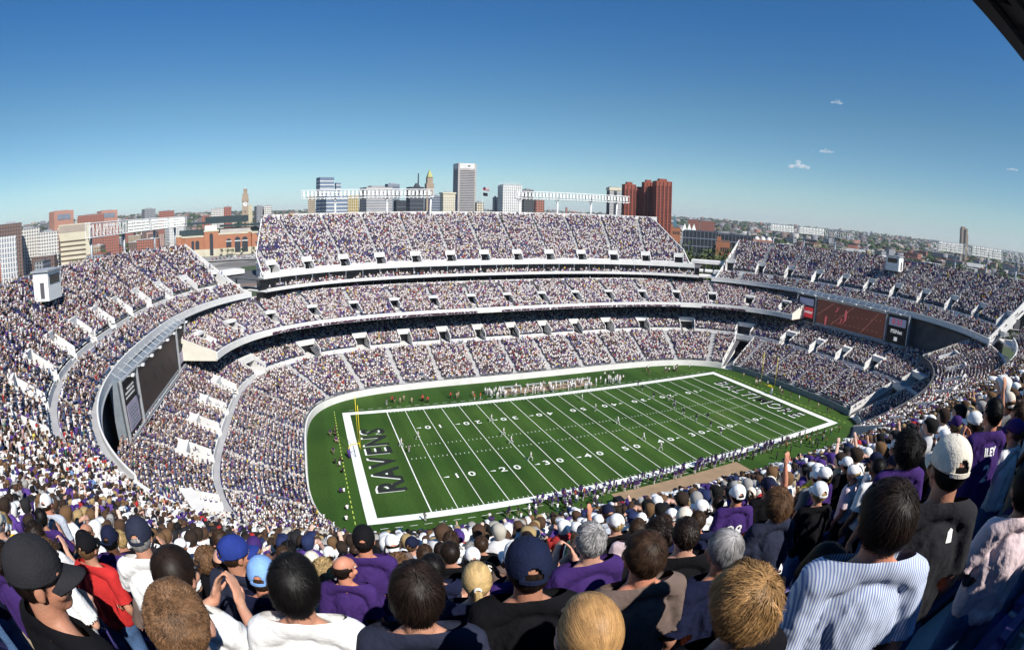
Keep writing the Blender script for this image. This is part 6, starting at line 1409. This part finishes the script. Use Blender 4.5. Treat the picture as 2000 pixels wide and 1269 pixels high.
# ---------------------------------------------------------------- trees
def leaf_mat(c):
    m = mat('foliage', c, .8, .45, .5, detail=4); return m
M['leaf'] = leaf_mat((.045, .075, .022)); M['leaf2'] = leaf_mat((.07, .09, .03)); M['bark'] = mat('bark', (.08, .06, .04), .9, .2, 2)
def crown_mesh(seed, n=420):
    r_ = np.random.default_rng(seed); V = []; F = []; cl = [(r_.normal(0, 1.5), r_.normal(0, 1.5), 5.2 + r_.normal(0, 1.3), r_.uniform(1.2, 2.3)) for _ in range(11)]
    for k in range(n):
        c = cl[r_.integers(len(cl))]; d = r_.normal(size=3); d /= np.linalg.norm(d); p = np.array(c[:3]) + d * c[3] * r_.uniform(.75, 1.05); a = r_.normal(size=3); a -= d * a.dot(d) * .7; a /= np.linalg.norm(a); b_ = np.cross(d, a); s_ = r_.uniform(.28, .6); i = len(V)
        V += [tuple(p - a * s_), tuple(p + b_ * s_ * .6), tuple(p + a * s_), tuple(p - b_ * s_ * .6)]; F.append((i, i + 1, i + 2, i + 3))
    me = bpy.data.meshes.new('crown'); me.from_pydata(V, [], F); me.update(); return me
CROWNS = [crown_mesh(k) for k in range(4)]
mb = MB(); mb.bar((0, 0, 0), (0, 0, 3.6), .35, .22, n=7)
for a in range(4): mb.bar((0, 0, 3.0 + a * .3), (math.cos(a * 1.7) * 1.3, math.sin(a * 1.7) * 1.3, 5.2), .16, .06, n=5)
_t = mb.build('trunk', M['bark']); TRUNK = _t.data; bpy.data.objects.remove(_t)
for cmesh in CROWNS: cmesh.materials.append(M['leaf'])
def tree(x, y, z, s, label, group):
    e = empty('tree', (x, y, z), random.uniform(0, 6)); e.scale = (s, s, s * random.uniform(.8, 1.1)); tag(e, label, 'tree', group)
    o = bpy.data.objects.new('trunk', TRUNK); COL.objects.link(o); o.parent = e; o = bpy.data.objects.new('crown', random.choice(CROWNS)); COL.objects.link(o); o.parent = e
    pale = random.random() < .4
    if pale: o.material_slots[0].link = 'OBJECT'; o.material_slots[0].material = M['leaf2']
    e['label'] = ('small ' if s < 1.7 else 'tall ' if s > 2.2 else 'mid-sized ') + ('pale green ' if pale else 'dark green ') + label
def polar(az, d): return CAM[0] + d * math.cos(R(az)), CAM[1] + d * math.sin(R(az))
random.seed(3)
for k in range(60):
    az = random.uniform(103, 135); d = random.uniform(300, 620); x, y = polar(az, d)
    if abs(x) < 145 and abs(y) < 135: continue
    tree(x, y, ground_z(x, y), random.uniform(1.3, 2.4), 'street tree among the low buildings at the left', 'street trees at the left')
for k in range(70):
    az = random.uniform(12, 44); d = random.uniform(300, 900); x, y = polar(az, d); tree(x, y, ground_z(x, y), random.uniform(1.5, 2.8), 'tree beyond the right end stand', 'trees beyond the right end stand')
for k in range(26):
    az = random.uniform(43, 53); d = random.uniform(335, 385); x, y = polar(az, d); tree(x, y, ground_z(x, y), random.uniform(2.6, 3.5), 'tree in front of the dark parking structure', 'trees by the parking structure')
for k, x in enumerate((62, 69, 76, 88, 103)): p = Matrix.Rotation(R(10.2), 3, 'Z') @ Vector((x, -6, 0)); tree(-238 + p.x, 574 + p.y, 3, .75, 'round tree at the foot of the brick ballpark', 'small trees by the ballpark')
# ---------------------------------------------------------------- houses
HT = ['red brick', 'white', 'grey', 'pale pink', 'tan', 'brown']; HK = ['red', 'white', 'grey', 'pink', 'tan', 'brown']
def house_geo(w, d, h, gable):
    mb = MB(); mb.box((0, 0, h / 2), (w, d, h)); n0 = len(mb.f)
    if gable: mb.add([(-w / 2 - .3, -d / 2 - .3, h), (w / 2 + .3, -d / 2 - .3, h), (w / 2 + .3, d / 2 + .3, h), (-w / 2 - .3, d / 2 + .3, h), (-w / 2 - .3, 0, h + d * .3), (w / 2 + .3, 0, h + d * .3)], [(0, 1, 5, 4), (2, 3, 4, 5), (0, 4, 3), (1, 2, 5), (0, 3, 2, 1)])
    else: mb.box((0, 0, h + .3), (w + .4, d + .4, .5)); mb.box((w * .2, 0, h + 1.2), (w * .2, d * .25, 1.4))
    return mb, n0
def house(x, y, z, w, d, h, rz, k, gable, label, group):
    mb, n0 = house_geo(w, d, h, gable); o = mb.build('city_house' if h < 15 else 'city_block', [FM[HK[k]], random.choice(RF)]); o.data.polygons.foreach_set('material_index', [0] * n0 + [1] * (len(mb.f) - n0)); o.location = (x, y, z); o.rotation_euler = (0, 0, rz); tag(o, label, 'building', group)
for side, (a0, a1, n, d0, d1) in enumerate(((100, 138, 130, 330, 1500), (5, 47, 130, 320, 1500))):
    for q in range(n):
        az = random.uniform(a0, a1); d = d0 + (d1 - d0) * (q / n) ** 1.1; x, y = polar(az, d)
        if x > -250 and x < -90 and y > 500 and y < 700: continue
        if (az > 90 and az < 108 and d < 720) or (x * x + y * y < 230 ** 2): continue
        k = random.choice([0, 0, 1, 2, 2, 3, 4, 5, 5] if side == 0 else [0, 2, 2, 4, 5, 5]); h = random.uniform(7, 16) + (d / 100 if side == 0 else d / 220); gable = random.random() < .35 and h < 14
        house(x, y, ground_z(x, y), random.uniform(12, 38), random.uniform(10, 22), h, R(random.choice([8, 98]) + random.gauss(0, 5)), k, gable, f"{'tall' if h > 17 else 'low'} {HT[k]} {'gabled' if gable else 'flat-roofed'} building among the low city blocks on the {'left' if side == 0 else 'right'}", f"low {HT[k]} buildings on the {'left' if side == 0 else 'right'}")
# the far town and woods nobody could count
V = []; Q = []; Cc = []; n = 0
U8 = np.array([(-1, -1, 0), (1, -1, 0), (1, 1, 0), (-1, 1, 0), (-1, -1, 1), (1, -1, 1), (1, 1, 1), (-1, 1, 1)], float); UQ = np.array([(4, 5, 6, 7), (0, 1, 5, 4), (1, 2, 6, 5), (2, 3, 7, 6), (3, 0, 4, 7)])
TC = [(.24, .12, .09), (.40, .38, .36), (.20, .20, .22), (.30, .25, .21), (.12, .09, .08), (.14, .14, .15), (.17, .13, .12), (.10, .10, .11)]
for q in range(5200):
    az = random.uniform(0, 140); d = 1100 + 4200 * random.random() ** 1.2; x, y = polar(az, d); z = ground_z(x, y); w_, d_, h = random.uniform(6, 20), random.uniform(5, 12), random.uniform(7, 14) * (2 if random.random() < .05 else 1); a = random.gauss(.2, .3); P8 = U8 * np.array([w_, d_, h]); ca, sa = math.cos(a), math.sin(a)
    X = P8[:, 0] * ca - P8[:, 1] * sa + x; Y = P8[:, 0] * sa + P8[:, 1] * ca + y; V.append(np.c_[X, Y, P8[:, 2] + z - 2]); Q.append(UQ + n); n += 8; Cc.append(np.tile(np.array(random.choice(TC)), (8, 1)))
tag(fast_mesh('distant_town', np.vstack(V), np.vstack(Q), np.vstack(Cc), mat('town_walls', (1, 1, 1), .9, 0, 1, attr=True)), 'far-off mass of low houses on the hills along the horizon', 'town', kind='stuff')
V = []; Q = []; n = 0; rw = np.random.default_rng(5)
for q in range(4200):
    az = random.uniform(0, 140); d = 700 + 4600 * random.random(); x, y = polar(az, d)
    if d < 1100 and 50 < az < 100: continue
    z = ground_z(x, y); s_ = random.uniform(6, 14); ns = 16
    c = np.array([x, y, z + s_ * .5]); D = rw.normal(size=(ns, 3)); D /= np.linalg.norm(D, axis=1)[:, None]; D[:, 2] = np.abs(D[:, 2]); p = c + D * s_ * np.array([1.3, 1.3, .8]) * rw.uniform(.5, 1, (ns, 1)); A = rw.normal(size=(ns, 3)); A -= D * (A * D).sum(1)[:, None]; A /= np.linalg.norm(A, axis=1)[:, None]; B = np.cross(D, A); e_ = s_ * .45
    V.append(np.stack([p - A * e_, p + B * e_, p + A * e_, p - B * e_], 1).reshape(-1, 3)); Q.append(np.arange(ns * 4).reshape(-1, 4) + n); n += ns * 4
tag(fast_mesh('distant_woods', np.vstack(V), np.vstack(Q), None, M['leaf']), 'dark green far-off tree cover between the houses', 'woods', kind='stuff')
# cars parked by the ballpark
M['car_red'] = mat('car_red', (.35, .03, .03), .3, .05, 1, spec=.5); M['car_white'] = mat('car_white', (.7, .7, .7), .3, .05, 1, spec=.5); M['car_dark'] = mat('car_dark', (.05, .05, .07), .3, .05, 1, spec=.5)
for k in range(28):
    x = -175 + (k % 14) * 4.6; y = 505 + (k // 14) * 22; e = empty('parked_car', (x, y, 2), R(96 + random.gauss(0, 2))); cn = random.choice(['red', 'white', 'dark', 'white']); tag(e, f'{cn} car in the parking lot before the brick ballpark', 'car', 'cars parked before the ballpark')
    mb = MB(); mb.box((0, 0, .65), (4.4, 1.8, .7), top=.94); mb.build('body', M['car_' + cn], e); mb = MB(); mb.box((-.2, 0, 1.25), (2.4, 1.6, .55), top=.8); mb.build('cabin', M['dark_glass'], e)
    for sx in (-1.4, 1.4):
        for sy in (-.85, .85): mb = MB(); mb.bar((sx, sy - .1, .33), (sx, sy + .1, .33), .33, n=10); mb.build('wheel', M['black'], e)
mb = MB(); mb.prism([(-190, 490), (-70, 500), (-75, 560), (-200, 545)], 1.2, 2.0); tag(mb.build('parking_lot', mat('pale_asphalt', (.30, .29, .28), .95, .1, .05)), kind='structure')
# small puffs of cloud high over the town
M['cloud'] = mat('cloud_vapour', (.85, .87, .9), 1.0, .02, 1)
_n = M['cloud'].node_tree; _n.nodes.clear(); _o = _n.nodes.new('ShaderNodeOutputMaterial'); _v = _n.nodes.new('ShaderNodeVolumePrincipled'); _v.inputs['Color'].default_value = (1, 1, 1, 1); _v.inputs['Density'].default_value = .014; _v.inputs['Anisotropy'].default_value = 0.0; _n.links.new(_v.outputs[0], _o.inputs['Volume'])
def cloud(az, el, d, w_, label):
    x, y = polar(az, d); z = CAM[2] + d * math.tan(R(el)); mb = MB(); r_ = random.Random(int(az * 10))
    for k in range(26): q_ = r_.gauss(0, .34); mb.ball((q_ * w_, r_.gauss(0, .2) * w_, abs(r_.gauss(0, .12)) * w_ * max(.2, 1 - abs(q_) * 1.6)), w_ * r_.uniform(.05, .15), 12, 8, (1.3, 1, .75))
    o = mb.build('cloud', M['cloud'], None, True); o.location = (x, y, z); o.rotation_euler = (0, 0, R(az - 90)); tag(o, label, 'cloud')
cloud(35.5, 12.6, 6000, 110, 'small white cloud puff, highest of those over the right side'); cloud(36.8, 7.6, 6500, 130, 'small thin cloud below the highest puff on the right'); cloud(39.6, 5.9, 7000, 220, 'widest thin cloud, low over the right side'); cloud(16.0, 7.6, 7000, 110, 'tiny cloud at the right edge of the sky'); 

# low roofs and canopies outside the far corners of the stadium
for k, (x, y, z, dx, dy, rz, lb) in enumerate(((-97, 84, 24.5, 17, 7, .75, 'flat pale canopy roof in the notch left of the far stand'), (-104, 96, 17, 22, 9, .7, 'lower white concourse roof outside the far left corner'), (99, 86, 25.5, 17, 7, -.75, 'flat pale canopy roof in the notch right of the far stand'), (108, 97, 18, 20, 9, -.7, 'lower white concourse roof outside the far right corner'))):
    e = empty('canopy', (x, y, 0), rz); tag(e, lb, 'canopy'); mb = MB(); mb.box((0, 0, z), (dx, dy, .7)); mb.build('roof', M['white'], e)
    for sx in (-1, 1):
        for sy in (-1, 1): mb = MB(); mb.box((sx * (dx / 2 - 1), sy * (dy / 2 - 1), z / 2), (.5, .5, z - .8)); mb.build('column', M['steel_blue'], e)

# ================================================================ the air
hz = MB(); hz.box((0, 2300, 84), (15000, 15000, 172)); o = hz.build('haze', M['white']); tag(o, kind='stuff')
hm = bpy.data.materials.new('haze_air'); hm.use_nodes = True; hm.node_tree.nodes.clear(); ho = hm.node_tree.nodes.new('ShaderNodeOutputMaterial'); hv = hm.node_tree.nodes.new('ShaderNodeVolumePrincipled')
hv.inputs['Color'].default_value = (.80, .88, 1, 1); hv.inputs['Density'].default_value = 0.00006; hv.inputs['Anisotropy'].default_value = .2; hm.node_tree.links.new(hv.outputs[0], ho.inputs['Volume']); o.data.materials.clear(); o.data.materials.append(hm)
